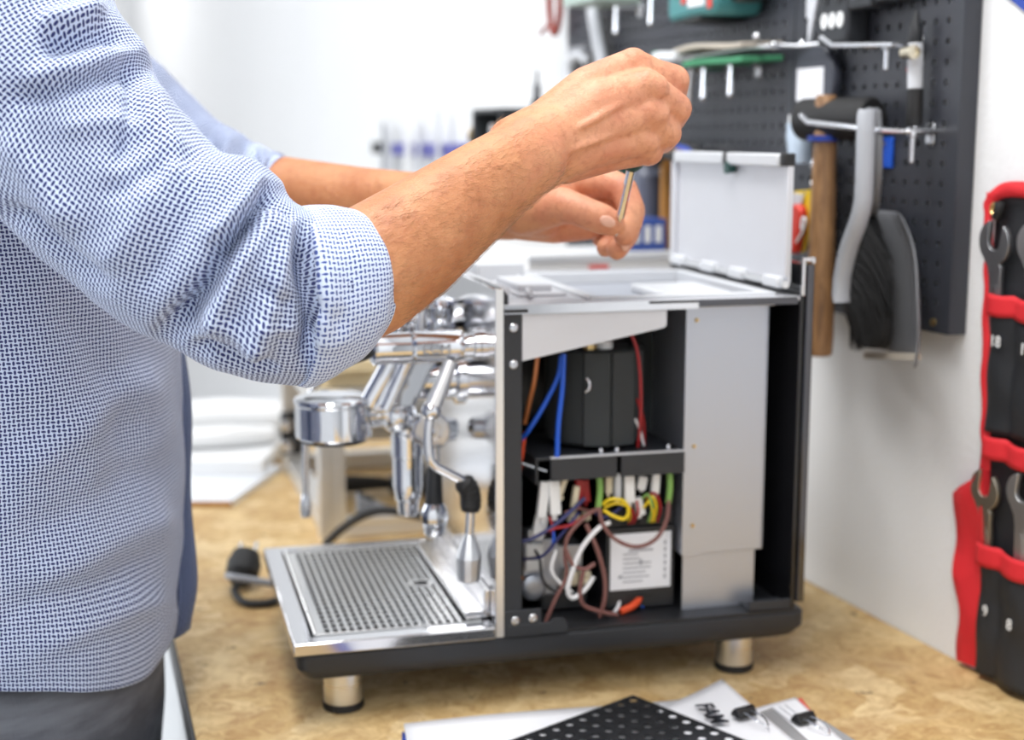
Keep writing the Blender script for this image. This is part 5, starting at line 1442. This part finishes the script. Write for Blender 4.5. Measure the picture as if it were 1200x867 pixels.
# ---- roll-up pouch of spanners
t, q = wall_thing('tool_roll', 'black tool pouch with red binding hanging on the wall at the right', 'tool roll', .10, .22)
ROLL = t
XR = .215
def lobe(x, z): return .004 + .006 * abs(math.sin(PI * (x - .040) / .0415)) + .0015 * math.sin(z * 60 + x * 90)
def sheet(name, x0, x1, z0, z1, dfun, mt, nx=40, nz=24, th=.0015, zfun=None):
    vs, fs = [], []
    for j in range(nz + 1):
        for i in range(nx + 1):
            x = x0(j / nz) + ((x1(j / nz)) - x0(j / nz)) * i / nx if callable(x0) else x0 + (x1 - x0) * i / nx
            zb, zt = (z0(x) if callable(z0) else z0), (z1(x) if callable(z1) else z1)
            z = zb + (zt - zb) * j / nz
            vs.append(q(x, dfun(x, z), z))
    for j in range(nz):
        for i in range(nx):
            a = j * (nx + 1) + i; fs.append((a, a + 1, a + nx + 2, a + nx + 1))
    mb = MB(); mb.add(vs, fs); o = mb.build(name, M[mt], ROLL, angle=80); s = o.modifiers.new('thick', 'SOLIDIFY'); s.thickness = th; s.offset = 0
    return o
lean = lambda z: .0035 + .010 * max(0, (.10 - z)) * 1.0
sheet('back_cloth', .026, XR, .006, .434, lambda x, z: lean(z) + .0015 * math.sin(z * 40 + x * 20), 'nylon', 30, 40)
pock = lambda x, z: lean(z) + .0055 + .0050 * abs(math.sin(PI * (x - .0285) / .0400)) ** .7
sheet('upper_pocket', .040, XR, .226, .334, lambda x, z: pock(x, z) + .001 * math.sin(z * 110 + x * 60), 'nylon', 48, 20)
sheet('lower_pocket', .0455, XR, .006, .120, lambda x, z: pock(x, z) + .0012 * math.sin(z * 90 + x * 70), 'nylon', 48, 20)
dip = lambda x: .0015 * abs(math.sin(PI * (x - .0285) / .0400)) + .0015 * (x > .0685) 
def band(name, xa, xb, za, zb, extra=.0022):
    sheet(name, xa, xb, lambda x: za - dip(x), lambda x: zb - dip(x), lambda x, z: pock(x, z) + extra, 'red_cloth', 48, 4, .002)
band('upper_band', .036, XR, .329, .3475)
band('middle_band', .040, XR, .204, .2235)
band('lower_band', .0400, XR, .107, .1265)
# red binding along the outer edge: a folded strip
def strip(name, pts, w, mt='red_cloth', th=.003):
    P = smooth_path([q(*p) for p in pts], 8); rows = []
    for i, p in enumerate(P):
        tt = (P[min(i + 1, len(P) - 1)] - P[max(i - 1, 0)]).normalized(); s = tt.cross(V((0, 1, 0))).normalized()
        f = i / (len(P) - 1) * (len(pts) - 1); a = min(int(f), len(pts) - 2); ww = w[a] + (w[a + 1] - w[a]) * (f - a)
        wv = .0010 * math.sin(i * .9)
        rows.append([p + s * ww / 2, p + s * ww / 4 + V((0, -th - wv, 0)), p - s * ww / 4 + V((0, -th + wv, 0)), p - s * ww / 2, p + V((0, .0012, 0))])
    mb = MB(); mb.rings(rows); return mb.build(name, M[mt], ROLL, angle=70)
strip('top_binding', [(.024, .007, .428), (.045, .008, .436), (.09, .009, .436), (.15, .009, .434), (XR, .009, .432)], [.012, .013, .014, .014, .014])
strip('side_binding', [(.024, .008, .432), (.022, .008, .415), (.026, .008, .380), (.028, .008, .340), (.0305, .008, .280), (.0345, .008, .225), (.0375, .008, .190)], [.010, .011, .011, .012, .012, .012, .012])
mb = MB(); rows = []
for k in range(24):
    f = k / 23; z = .192 - .186 * f
    xl = (.036 - .042 * min(1, f / .16) ** 1.2) if f < .16 else -.006 + .018 * ((f - .16) / .84) ** 1.3 + .0016 * math.sin(f * 19)
    xr = .040 + .010 * f
    rows.append([q(xl, .004, z), q(xl + .004, .010 + .002 * math.sin(f * 14), z), q(xl + (xr - xl) * .4, .012 + .004 * math.sin(f * 9 + 1), z), q(xl + (xr - xl) * .7, .010 + .003 * math.sin(f * 11), z), q(xr, .014, z), q(xr, .005, z)])
mb.rings(rows); mb.build('red_flap', M['red_cloth'], ROLL, angle=60)
mb = MB(); mb.lathe(q(.0330, .0090, .4180), (0, -1, 0), [(0, .0072), (.0015, .0070), (.0022, .0045), (.0008, .0035)], 20); mb.build('eyelet', M['brass'], ROLL)
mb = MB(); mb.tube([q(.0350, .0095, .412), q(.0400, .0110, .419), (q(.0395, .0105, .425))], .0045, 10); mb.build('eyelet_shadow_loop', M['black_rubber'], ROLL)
for s_, x, z, sz in (('18', .0500, .3060, .0140), ('17', .0880, .3040, .0140), ('16', .1285, .3030, .0140), ('9', .0560, .0660, .0140), ('8', .0885, .0640, .0140), ('7', .130, .064, .014)):
    text('number', s_, sz, M['white_print'], ROLL, frame(q(x, pock(x, z) + .0022, z), (1, 0, 0), (0, 0, 1)), .0003)
# spanners
def spanner(x, z, top, tilt, jaw, label, mt):
    t, q0 = wall_thing('spanner', label, 'spanner', x, z, 'spanners in the tool pouch')
    t.rotation_euler = Matrix.Rotation(WTH, 3, 'Z').to_4x4().to_3x3().__matmul__(Matrix.Rotation(.07, 3, 'X') @ Matrix.Rotation(tilt, 3, 'Y')).to_euler()
    h = top - z; R0 = jaw
    def arc(cx, cz, r, a0, a1, n=9): return [(cx + r * math.cos(R(a0 + (a1 - a0) * k / n)), cz + r * math.sin(R(a0 + (a1 - a0) * k / n))) for k in range(n + 1)]
    sk = R(-14); cz = h - R0 * 1.05                      # jaws turned a little against the shank
    head = arc(0, 0, R0 * 1.04, -58, 62) + [(R0 * .44, R0 * .90), (R0 * .40, R0 * .02)] + arc(0, R0 * .02, R0 * .40, -12, -168, 7) + [(-R0 * .40, R0 * .02), (-R0 * .44, R0 * .90)] + arc(0, 0, R0 * 1.04, 118, 238)
    head = [(a * math.cos(sk) - b * math.sin(sk), cz + a * math.sin(sk) + b * math.cos(sk)) for a, b in head]
    w = R0 * .42
    pts = [(-w, -.055), (w, -.055), (w * .95, cz - R0 * 1.7), (w * 1.15, cz - R0 * 1.15)] + head + [(-w * 1.15, cz - R0 * 1.15), (-w * .95, cz - R0 * 1.7)]
    mb = MB(); mb.prism(pts, (0, -.0070, 0), (1, 0, 0), (0, 0, 1), .0042); mb.build('steel', M[mt], t, bevel=.0010)
    mb = MB(); mb.prism([(-w * .5, -.05), (w * .5, -.05), (w * .5, cz - R0 * 2.0), (-w * .5, cz - R0 * 2.0)], (0, -.0112, 0), (1, 0, 0), (0, 0, 1), .0004); mb.build('shank_panel', M[mt], t, bevel=.0002)
    return t
M['spanner_dark'] = mat_grainy('dark_spanner_steel', (0.42, 0.43, 0.45, 1), 0.42, 1.0, 200, 0.05, 0.1)
M['spanner_warm'] = mat_grainy('yellowed_spanner_steel', (0.56, 0.51, 0.42, 1), 0.42, 1.0, 200, 0.05, 0.1)
M['spanner_pale'] = mat_grainy('pale_spanner_steel', (0.70, 0.70, 0.71, 1), 0.42, 1.0, 200, 0.05, 0.1)
spanner(.0400, .34, .4110, R(-1), .0185, 'dark open-ended spanner in the upper pocket, leftmost there', 'spanner_dark')
spanner(.0870, .34, .4115, R(0), .0180, 'pale open-ended spanner in the upper pocket, cut by the right frame edge', 'spanner_pale')
spanner(.0450, .12, .1930, R(-1), .0175, 'yellowed open-ended spanner in the lower pocket, beside the red flap', 'spanner_warm')
spanner(.0900, .12, .2000, R(2), .0175, 'pale open-ended spanner in the lower pocket, second from the red flap', 'spanner_pale')
# ------------------------------------------------------------------ things on the bench
# pressed-steel perforated cover in the foreground
c0 = at(742, 815, 1) - V((0, 0, CAM_Z)); c0 = c0 * ((BZ + .0060 - CAM_Z) / c0.z); c0 = V((c0.x, c0.y, BZ)); ang = math.atan2(-.084, .074)
t = thing('perforated_cover', 'black perforated metal cover lying on the papers at the front of the bench', 'metal cover', c0, ang)
mb = MB(); sub = MB(); holed_plate(sub, 11, 15, .0150, .0036, .0008)
# plate lies flat: local x forward-right, local y back along the long side (negative), z up
mb.add([V((v[0], -v[2], .0060 - v[1])) for v in sub.v], sub.f)
mb.build('plate', M['dark_gloss_sheet'], t, angle=25)
for nm, a in (('long_flange', (-.0012, .165, 0, .0012, .0046, .0060)), ('end_flange', (-.0012, .0, -.225, 0, .0046, .0060))):
    mb = MB(); mb.bb(*a); mb.build(nm, M['dark_gloss_sheet'], t)
# papers
def sheet_thing(name, label, cat, quad, z, mt, curl=None, th=.0006, group=None, zlift=0):
    c = sum((V((x, y, 0)) for x, y in quad), V()) / 4; c.z = BZ + z
    t = thing(name, label, cat, c, 0, group or ('papers and folders at the front' if cat in ('paper', 'folder', 'document') else None))
    n = 14; vs = []
    for j in range(n + 1):
        for i in range(n + 1):
            a, b = i / n, j / n
            x = (quad[0][0] * (1 - a) + quad[1][0] * a) * (1 - b) + (quad[3][0] * (1 - a) + quad[2][0] * a) * b
            y = (quad[0][1] * (1 - a) + quad[1][1] * a) * (1 - b) + (quad[3][1] * (1 - a) + quad[2][1] * a) * b
            vs.append(V((x - c.x, y - c.y, curl(a, b) if curl else 0)))
    fs = [(j * (n + 1) + i, j * (n + 1) + i + 1, (j + 1) * (n + 1) + i + 1, (j + 1) * (n + 1) + i) for j in range(n) for i in range(n)]
    mb = MB(); mb.add(vs, fs); o = mb.build('sheet', M[mt], t, angle=60); s = o.modifiers.new('thick', 'SOLIDIFY'); s.thickness = th; s.offset = 1
    return t, c
g2 = lambda u, v, z=.004: tuple((at(u, v, 1) - V((0, 0, CAM_Z)))[k] * ((BZ + z - CAM_Z) / (at(u, v, 1).z - CAM_Z)) for k in (0, 1))
# left sheet on a blue folder
sheet_thing('folder', 'blue folder under the left paper, its edge showing at the lower left', 'folder', [g2(471, 856, .002), g2(520, 856, .002), (-.02, .90), (-.075, .90)], .0008, 'blue_card', None, .0016)
lp, lc = sheet_thing('paper_sheet', 'plain white sheet lying under the black cover, left', 'paper', [g2(473, 848), g2(800, 818), (.200, .95), (-.060, .91)], .0030, 'paper', lambda a, b: .0012 * math.sin(5 * a) * (1 - b) ** 2 + .001 * (1 - b) ** 4)
# sheet with large lettering, upper right corner lifted
fam = [g2(792, 821), g2(846, 797), (.292, 1.005), (.232, .965)]
q4 = [V((x, y, 0)) for x, y in fam]
pt, pc = sheet_thing('paper_sheet', 'white sheet with black capital letters in front of the machine', 'paper', [g2(770, 829, .006), g2(846, 797, .010), g2(965, 893, .006), g2(880, 930, .006)], .0052, 'paper', lambda a, b: .0060 * a * a * (1 - b) ** 2)
ta, tb = V(g2(825.3, 828.6, .009) + (0,)), V(g2(841, 845.5, .009) + (0,))
lx = (tb - ta).normalized(); ly = V((-lx.y, lx.x, 0)); fo = (ta + tb) / 2
text('lettering', 'FAM', .0215, M['black_print'], pt, frame(fo - pc + V((0, 0, BZ + .0098)), lx, ly), .0003, .0005)
# clear sleeves with black binder clips
def clipped(label, quad, z, clip_uv, edge_mt, group=None):
    t, c = sheet_thing('clipboard_sheet', label, 'document', quad, z, 'paper', None, .0008)
    return t, c
A_ = [g2(868, 838), g2(893, 820), (.300, 1.030), (.265, 1.000)]
t, c = sheet_thing('folder', 'dark blue folder edge sticking out beside the lettered sheet', 'folder', [g2(858, 812), g2(868, 814), g2(890, 834), g2(880, 836)], .0030, 'blue_card', None, .0012)
t, c = sheet_thing('document_sleeve', 'grey clear sleeve between the two clipped papers', 'document', [g2(884, 836), g2(905, 828), g2(962, 880), g2(935, 884)], .0034, 'sleeve_grey', None, .0016)
t, c = sheet_thing('paper_sheet', 'white sheet with faint lines at the right, under the second clip', 'paper', [g2(880, 829), g2(932, 815), g2(988, 866), g2(918, 888)], .0024, 'paper', None, .0008)
mb = MB()
for k in range(3):
    p, r_ = V(g2(906 + k * 7, 828 - k * 2, .0045) + (0,)), V(g2(928 + k * 7, 845 - k * 2, .0045) + (0,)); mb.tube([p - c + V((0, 0, BZ + .0034)), r_ - c + V((0, 0, BZ + .0034))], .0005, 6, smooth=False)
mb.build('printing', M['pale_grey'], t, kind='stuff')
t, c = sheet_thing('folder', 'thin red folder edge showing at the right paper', 'folder', [g2(934, 817), g2(948, 835), g2(952, 832), g2(939, 815)], .0008, 'red_plastic', None, .0014)
t, c = sheet_thing('document_sleeve', 'clear stiff sleeve edge farthest right of the papers', 'document', [g2(957, 842), g2(985, 867), (.300, 1.02), g2(966, 842)], .0010, 'sleeve_grey', None, .0013)
def binder(label, u, v, z, ang):
    p = V(g2(u, v, z) + (0,)); t = thing('binder_clip', label, 'clip', (p.x, p.y, BZ + z), ang, 'binder clips on the papers')
    mb = MB(); mb.rings([[V((x, y, zz)) for y, zz in ((-.006, 0), (.006, 0), (.0052, .003), (.0015, .0075), (-.0015, .0075), (-.0052, .003))] for x in (-.0095, .0095)]); mb.build('jaw', M['black_gloss'], t, bevel=.0005)
    mb = MB(); mb.tube([V((-.004, -.004, .004)), V((-.005, -.014, .0048)), V((-.0035, -.024, .0035)), V((0, -.030, .0015)), V((.0035, -.024, .0035)), V((.005, -.014, .0048)), V((.004, -.004, .004))], .0008, 8); mb.build('wire_handle', M['chrome'], t)
    return t
binder('black binder clip with wire loop on the lettered sheet', 872, 838, .0095, R(30))
binder('black binder clip with wire loop on the right sheet, rightmost', 942, 845, .0042, R(30))

# power plug and its lead on the bench left of the machine
pb = V((-.290, 1.470, BZ))
t = thing('power_plug', 'black mains plug with two steel pins lying beside the drip tray', 'plug', pb, R(8))
mb = MB(); mb.lathe((0, 0, .016), (.15, .75, .55), [(-.008, .011), (0, .0175), (.016, .0185), (.022, .0160), (.027, .0155)], 24); mb.build('plug_body', M['black_rubber'], t)
d = V((.15, .75, .55)).normalized()
for s in (-1, 1):
    a = V((s * .0085, 0, .016)) + d * .026; mb = MB(); mb.cyl(a, a + d * .018, .0024, .0020, 12); mb.build('pin', M['chrome'], t)
mb = MB(); mb.tube([(0, -.006, .012), (-.006, -.035, .010), (.006, -.060, .0052), (.030, -.062, .0045), (.044, -.045, .0045), (.060, -.02, .0045)], .0040, 10); mb.build('lead', M['black_rubber'], t)
mb = MB(); mb.tube([(-.014, -.012, .020), (-.008, -.030, .024), (.020, -.036, .020), (.046, -.030, .012), (.060, -.016, .0085)], .0038, 10); mb.build('lead_loop', M['grey_plastic'], t)

# aluminium stand behind the machine
SA = R(16); so = V((-.2285, 1.652, BZ))
t = thing('aluminium_stand', 'low stand of aluminium profiles with a pale wooden top, behind the drip tray', 'stand', so, SA)
def profile(name, x0, x1, y0, y1, z0, z1):
    """square profile with a groove along each face"""
    dx, dy, dz = x1 - x0, y1 - y0, z1 - z0; L = max(dx, dy, dz); w = min(dx, dy, dz); g_ = w * .16; k = w * .16; h = w / 2
    sec = [(-h, -h), (-g_, -h), (-g_, -h + k), (g_, -h + k), (g_, -h), (h, -h), (h, -g_), (h - k, -g_), (h - k, g_), (h, g_), (h, h), (g_, h), (g_, h - k), (-g_, h - k), (-g_, h), (-h, h), (-h, g_), (-h + k, g_), (-h + k, -g_), (-h, -g_)]
    cx, cy, cz = (x0 + x1) / 2, (y0 + y1) / 2, (z0 + z1) / 2; mb = MB()
    if L == dz: rr = [[V((cx + a, cy + b, z)) for a, b in sec] for z in (z0, z1)]
    elif L == dx: rr = [[V((x, cy + a, cz + b)) for a, b in sec] for x in (x0, x1)]
    else: rr = [[V((cx + a, y, cz + b)) for a, b in sec] for y in (y0, y1)]
    mb.rings(rr); return mb.build(name, M['alu'], t, angle=20)
DX, DY, HT, pw = .19, .36, .184, .030
for x in (0, DX):
    for y in (0, DY): profile('post', x, x + pw, y, y + pw, .0, HT)
for x in (0, DX):
    profile('side_rail', x + .004, x + pw - .004, pw, DY, .002, .024); profile('side_rail', x, x + pw, pw, DY, HT - .03, HT)
for y in (0, DY):
    profile('cross_rail', pw, DX, y + .004, y + pw - .004, .002, .024); profile('cross_rail', pw, DX, y, y + pw, HT - .03, HT)
profile('cross_rail', pw, DX, .10, .13, .100, .130)
mb = MB(); mb.bb(.0, DX + pw, .02, DY + pw, HT + .0003, HT + .020); tb = mb.build('wooden_top', M['pale_wood'], t, bevel=.001)
mb = MB(); mb.bb(pw + .002, DX - .002, .14, .30, .1303, .1345); mb.bb(pw + .002, DX - .002, .14, .143, .1345, .160); mb.build('inner_tray', M['white_plastic'], t, bevel=.001)
mb = MB(); mb.bb(pw + .002, DX - .002, .128, .1385, .118, .1300); mb.build('inner_ledge', M['pale_wood'], t, bevel=.0006)
for z in (.045, .075):
    mb = MB(); mb.lathe((.004, DY - .010, z), (0, -1, 0), [(0, .009), (.004, .009), (.005, .006)], 14); mb.build('bolt', M['zinc'], t)
mb = MB(); mb.bb(-.004, .026, DY - .006, DY - .0005, .030, .092); mb.build('corner_plate', M['black_plastic'], t, bevel=.001)
mb = MB(); mb.prism([(pw, .115), (pw + .045, HT - .031), (pw, HT - .031)], (0, .012, 0), (1, 0, 0), (0, 0, 1), .004); mb.build('gusset', M['grey_plastic'], t, bevel=.0006)
mb = MB(); mb.bb(.012, .090, .004, .40, HT + .0203, HT + .034); mb.build('loose_board', M['pale_wood'], t, bevel=.001)
so2 = t
# portafilter left inside the stand
t = thing('portafilter', 'black-handled portafilter lying on the bench behind the stand post', 'portafilter', V((-.137, 1.895, BZ)), R(14))
mb = MB(); mb.lathe((0, 0, .0), (0, 0, 1), [(0, .028), (.002, .031), (.022, .031), (.024, .022), (.040, .020), (.046, .014), (.047, .001)], 28); mb.build('basket', M['black_plastic'], t, angle=30)
mb = MB(); mb.tube([(-.028, 0, .014), (-.05, 0, .016), (-.080, 0, .017), (-.110, 0, .017)], [.007, .009, .0115, .010], 14); mb.build('handle', M['black_rubber'], t)
# black lead arching over the bench
t = thing('power_lead', 'thick black lead arching over the bench behind the drip tray', 'cable', V((-.20, 1.72, BZ)))
mb = MB(); P = [at(382, 640, 1.625), at(400, 620, 1.615), at(425, 604, 1.60), at(450, 598, 1.60), at(480, 602, 1.60), at(530, 614, 1.60), at(570, 622, 1.62)]
P = [V((p.x, p.y, max(p.z, BZ + .006))) for p in P]; mb.tube([p - V((-.20, 1.72, BZ)) for p in P], .0052, 12); mb.build('lead', M['black_rubber'], t)
t = thing('door_wedge', 'grey triangular wedge with a dark top on the bench behind the stand post', 'wedge', V((-.165, 1.735, BZ)), R(10))
mb = MB(); mb.prism([(-.03, 0), (.042, 0), (.036, .006), (-.026, .040), (-.03, .040)], (0, .012, 0), (1, 0, 0), (0, 0, 1), .03); mb.build('wedge', M['grey_plastic'], t, bevel=.002)
mb = MB(); mb.prism([(-.028, .0402), (-.008, .0300), (-.008, .0320), (-.028, .0422)], (0, .008, 0), (1, 0, 0), (0, 0, 1), .022); mb.build('top_pad', M['black_rubber'], t)

# white boards and packaging at the far end of the bench
def board(name, label, cat, quad, z, th, mt, group=None, edge=None):
    c = sum((V((x, y, 0)) for x, y in quad), V()) / 4; t = thing(name, label, cat, (c.x, c.y, BZ + z), 0, group)
    mb = MB(); mb.rings([[V((x - c.x, y - c.y, zz)) for x, y in quad] for zz in (0, th)]); mb.build('panel', M[mt], t, bevel=.001)
    if edge:
        mb = MB(); mb.rings([[V((x - c.x, y - c.y, zz)) for x, y in ((quad[0][0], quad[0][1] - .0016), (quad[1][0], quad[1][1] - .0016), quad[1], quad[0])] for zz in (.001, th - .001)]); mb.build('edge_strip', M[edge], t)
    return t
board('white_board', 'white laminated board with a tan edge lying on the bench end', 'board', [(-.475, 1.815), (-.368, 1.815), (-.335, 2.02), (-.520, 2.02)], 0, .009, 'pale_board', None, 'amber_wood')
board('white_board', 'thick white board lying on top of the laminated one, farther back', 'board', [(-.52, 1.96), (-.352, 1.96), (-.345, 2.20), (-.60, 2.20)], .0092, .020, 'white_plastic')
t = thing('foam_wrap', 'white foam wrapping in a loose roll at the bench end', 'wrapping', V((-.44, 2.10, BZ + .0294)), R(15))
mb = MB(); mb.tube([(-.10, 0, .030), (0, .01, .032), (.10, 0, .030)], [.028, .030, .026], 18); w_ = mb.build('roll', M['white_plastic'], t)
mb = MB(); mb.tube([(-.09, -.055, .016), (0, -.06, .018), (.075, -.05, .015)], [.014, .016, .013], 14); mb.build('loose_fold', M['white_plastic'], t)

# packing crate and goods behind the machine
t = thing('white_crate', 'tall white carton standing behind the machine by the wall', 'carton', V((.095, 1.74, BZ)), R(16))
mb = MB(); mb.bb(-.095, .085, -.055, .055, 0, .345); mb.build('carton', M['white_plastic'], t, bevel=.002)
mb = MB(); mb.bb(-.095, .085, -.057, -.0552, .335, .3425); mb.build('flap_strip', M['pale_grey'], t)
mb = MB(); mb.bb(-.02, .004, -.0575, -.0552, .316, .330); mb.build('red_mark', M['red_plastic'], t)
t = thing('blue_box', 'small blue and white box on the white carton, behind the left hand', 'box', V((.150, 1.735, BZ + .3452)), R(16))
mb = MB(); mb.bb(-.035, .028, -.03, .03, 0, .038); mb.build('box', M['blue_box'], t, bevel=.001)
mb = MB()
for k in range(4): mb.bb(-.028 + k * .014, -.020 + k * .014, -.0312, -.0301, .010, .030)
mb.build('white_patches', M['white_print'], t, kind='stuff')
t = thing('green_bottle', 'dark green bottle on the white carton, behind the fingers', 'bottle', V((.130, 1.790, BZ + .3452)))
mb = MB(); mb.lathe((0, 0, 0), (0, 0, 1), [(0, .022), (.003, .024), (.095, .024), (.105, .019), (.112, .013), (.118, .013)], 24); mb.build('bottle', M['dark_green'], t)
mb = MB(); mb.lathe((0, 0, .1182), (0, 0, 1), [(0, .015), (.016, .0145), (.017, .012)], 20); mb.build('cap', M['teal'], t)
t = thing('black_canister', 'black canister on the white carton, next to the green bottle', 'canister', V((.165, 1.772, BZ + .3452)))
mb = MB(); mb.lathe((0, 0, 0), (0, 0, 1), [(0, .017), (.002, .0185), (.088, .0185), (.092, .015), (.10, .012)], 24); mb.build('can', M['smoked_blue'], t)
mb = MB(); mb.lathe((0, 0, .1002), (0, 0, 1), [(0, .010), (.012, .0095)], 18); mb.build('nozzle', M['black_plastic'], t)
t = thing('wooden_strip', 'amber wooden strip standing behind the open lid', 'strip', V((.188, 1.735, BZ + .3452)), R(16))
mb = MB(); mb.bb(-.0075, .0075, -.006, .006, 0, .118); mb.build('strip', M['amber_wood'], t, bevel=.001)
mb = MB(); mb.bb(-.0078, .0078, -.0063, .0063, .1182, .124); mb.build('end_cap', M['black_plastic'], t, bevel=.0005)
t, q = wall_thing('cable_bundle', 'dark bundled cable on a peg of the panel, above the open lid', 'cable', -.45, .46)
for k, mt in enumerate(('black_rubber', 'handle_wood', 'blue_card', 'black_rubber')):
    mb = MB(); z = .455 + k * .0045; mb.tube([q(-.520, .060 + k * .005, z - .006), q(-.485, .070, z + .004), q(-.440, .072 - k * .004, z + .001), q(-.405, .066, z - .007), q(-.440, .055, z - .010), q(-.490, .052, z - .010)], .0052, 10); mb.build('strand', M[mt], t)
mb = MB(); mb.tube([q(-.455, .0197, .468), q(-.455, .078, .468)], .003, 8, smooth=False); mb.build('peg', M['zinc'], t)

# wall farther back: magnetic rail with tools, open control cabinet
t, q = wall_thing('tool_rail', 'violet magnetic rail on the far white wall, left of the forearm', 'rail', -1.66, .452)
mb = MB(); a, b = q(-1.84, .001, .443), q(-1.40, .022, .468); mb.bb(a.x, b.x, a.y, b.y, a.z, b.z); mb.build('bar', M['violet'], t, bevel=.002)
mb = MB(); a, b = q(-1.965, .001, .445), q(-1.91, .03, .470); mb.bb(a.x, b.x, a.y, b.y, a.z, b.z); mb.build('end_block', M['black_plastic'], t, bevel=.002)
mb = MB(); a, b = q(-1.91, .001, .450), q(-1.84, .008, .462); mb.bb(a.x, b.x, a.y, b.y, a.z, b.z); mb.build('backing', M['pale_grey'], t)
for k, (x, z0, z1, w, mt, lab) in enumerate(((-1.880, .380, .510, .012, 'grey_plastic', 'grey flat tool on the violet rail, leftmost of the tools'), (-1.840, .39, .500, .010, 'pale_grey', 'pale flat tool on the violet rail, second from the left'), (-1.700, .39, .515, .018, 'white_plastic', 'broad white scraper on the violet rail, in its middle'), (-1.625, .40, .50, .008, 'pale_grey', 'narrow pale tool on the violet rail, right of the white scraper'), (-1.500, .40, .530, .011, 'pale_grey', 'tall pale tool at the right end of the violet rail'))):
    t, q = wall_thing('rail_tool', lab, 'tool', x, .455, 'tools on the violet rail')
    sl = .016 if k == 2 else .002
    mb = MB(); mb.prism([(x - w - sl, z0), (x + w - sl, z0), (x + w + sl, z1 - .02), (x + w * .5 + sl, z1), (x - w * .5 + sl, z1)], q(0, .0235, 0), (1, 0, 0), (0, 0, 1), .005); mb.build('blade', M[mt], t, bevel=.001)
    mb = MB(); mb.prism([(x - w * 1.2 - sl, z0 - .035), (x + w * 1.2 - sl, z0 - .035), (x + w * 1.2 - sl, z0 - .0005), (x - w * 1.2 - sl, z0 - .0005)], q(0, .0225, 0), (1, 0, 0), (0, 0, 1), .010); mb.build('handle', M['pale_grey'], t, bevel=.002)
t, q = wall_thing('control_cabinet', 'open black box of electronics on the far wall, above the forearm', 'electronics', -.95, .48)
CX0, CX1, CD, CZ0, CZ1 = wpx(553, 130, .12)[0], -.906, .12, .400, wpx(553, 128, .12)[2]
for nm, (x0, x1, d0, d1, z0, z1) in (('back_plate', (CX0, CX1, .001, .006, CZ0, CZ1)), ('top_plate', (CX0, CX1, .0061, CD, CZ1 - .006, CZ1)), ('side_plate', (CX0, CX0 + .008, .0061, CD, CZ0, CZ1 - .0062)), ('side_plate', (CX1 - .008, CX1, .0061, CD, CZ0, CZ1 - .0062)), ('bottom_plate', (CX0 + .0082, CX1 - .0082, .0061, CD, CZ0, CZ0 + .008))):
    mb = MB(); a, b = q(x0, d0, z0), q(x1, d1, z1); mb.bb(a.x, b.x, a.y, b.y, a.z, b.z); mb.build(nm, M['black_powder'], t, bevel=.001)
er = random.Random(12)
for k in range(44):
    x = CX0 + .010 + (CX1 - CX0 - .05) * er.random(); z = CZ0 + .010 + (CZ1 - CZ0 - .04) * er.random(); w, h, dd = .012 + .02 * er.random(), .012 + .022 * er.random(), .06 + .050 * er.random()
    x1, z1 = min(x + w, CX1 - .009), min(z + h, CZ1 - .0065)
    mb = MB(); a, b = q(x, .0062, z), q(x1, dd, z1); mb.bb(a.x, b.x, a.y, b.y, a.z, b.z); mb.build('component', M[er.choice(['teal', 'pale_blue', 'cream_plastic', 'pale_green', 'black_plastic', 'pale_grey', 'pale_blue', 'yellow_card'])], t, bevel=.001)
mb = MB(); mb.lathe(q(CX0 - .0005, .105, CZ1 - .040), (-1, 0, 0), [(0, .009), (.01, .009), (.011, .016), (.020, .016), (.021, .008), (.030, .008)], 16); mb.build('brass_valve', M['brass'], t)
for u_, lab in ((632, 'dark slim tool standing on the electronics box, left one'), (648, 'dark slim tool standing on the electronics box, right one')):
    a = wpx(u_, 116, .06); x = min(a[0], -.918); t, q = wall_thing('slim_tool', lab, 'tool', x, .49, 'slim tools on the electronics box'); z0 = CZ1 + .0005
    mb = MB(); mb.lathe(q(x, .060, z0 + .003), (.03, 0, 1), [(0, .006), (.012, .006), (.030, .0055), (.031, .003), (.050, .002), (.052, .001)], 12); mb.build('shaft', M['grey_plastic'], t)
    mb = MB(); mb.lathe(q(x, .060, z0), (0, 0, 1), [(0, .009), (.010, .008), (.012, .006)], 14); mb.build('base_ring', M['black_plastic'], t)
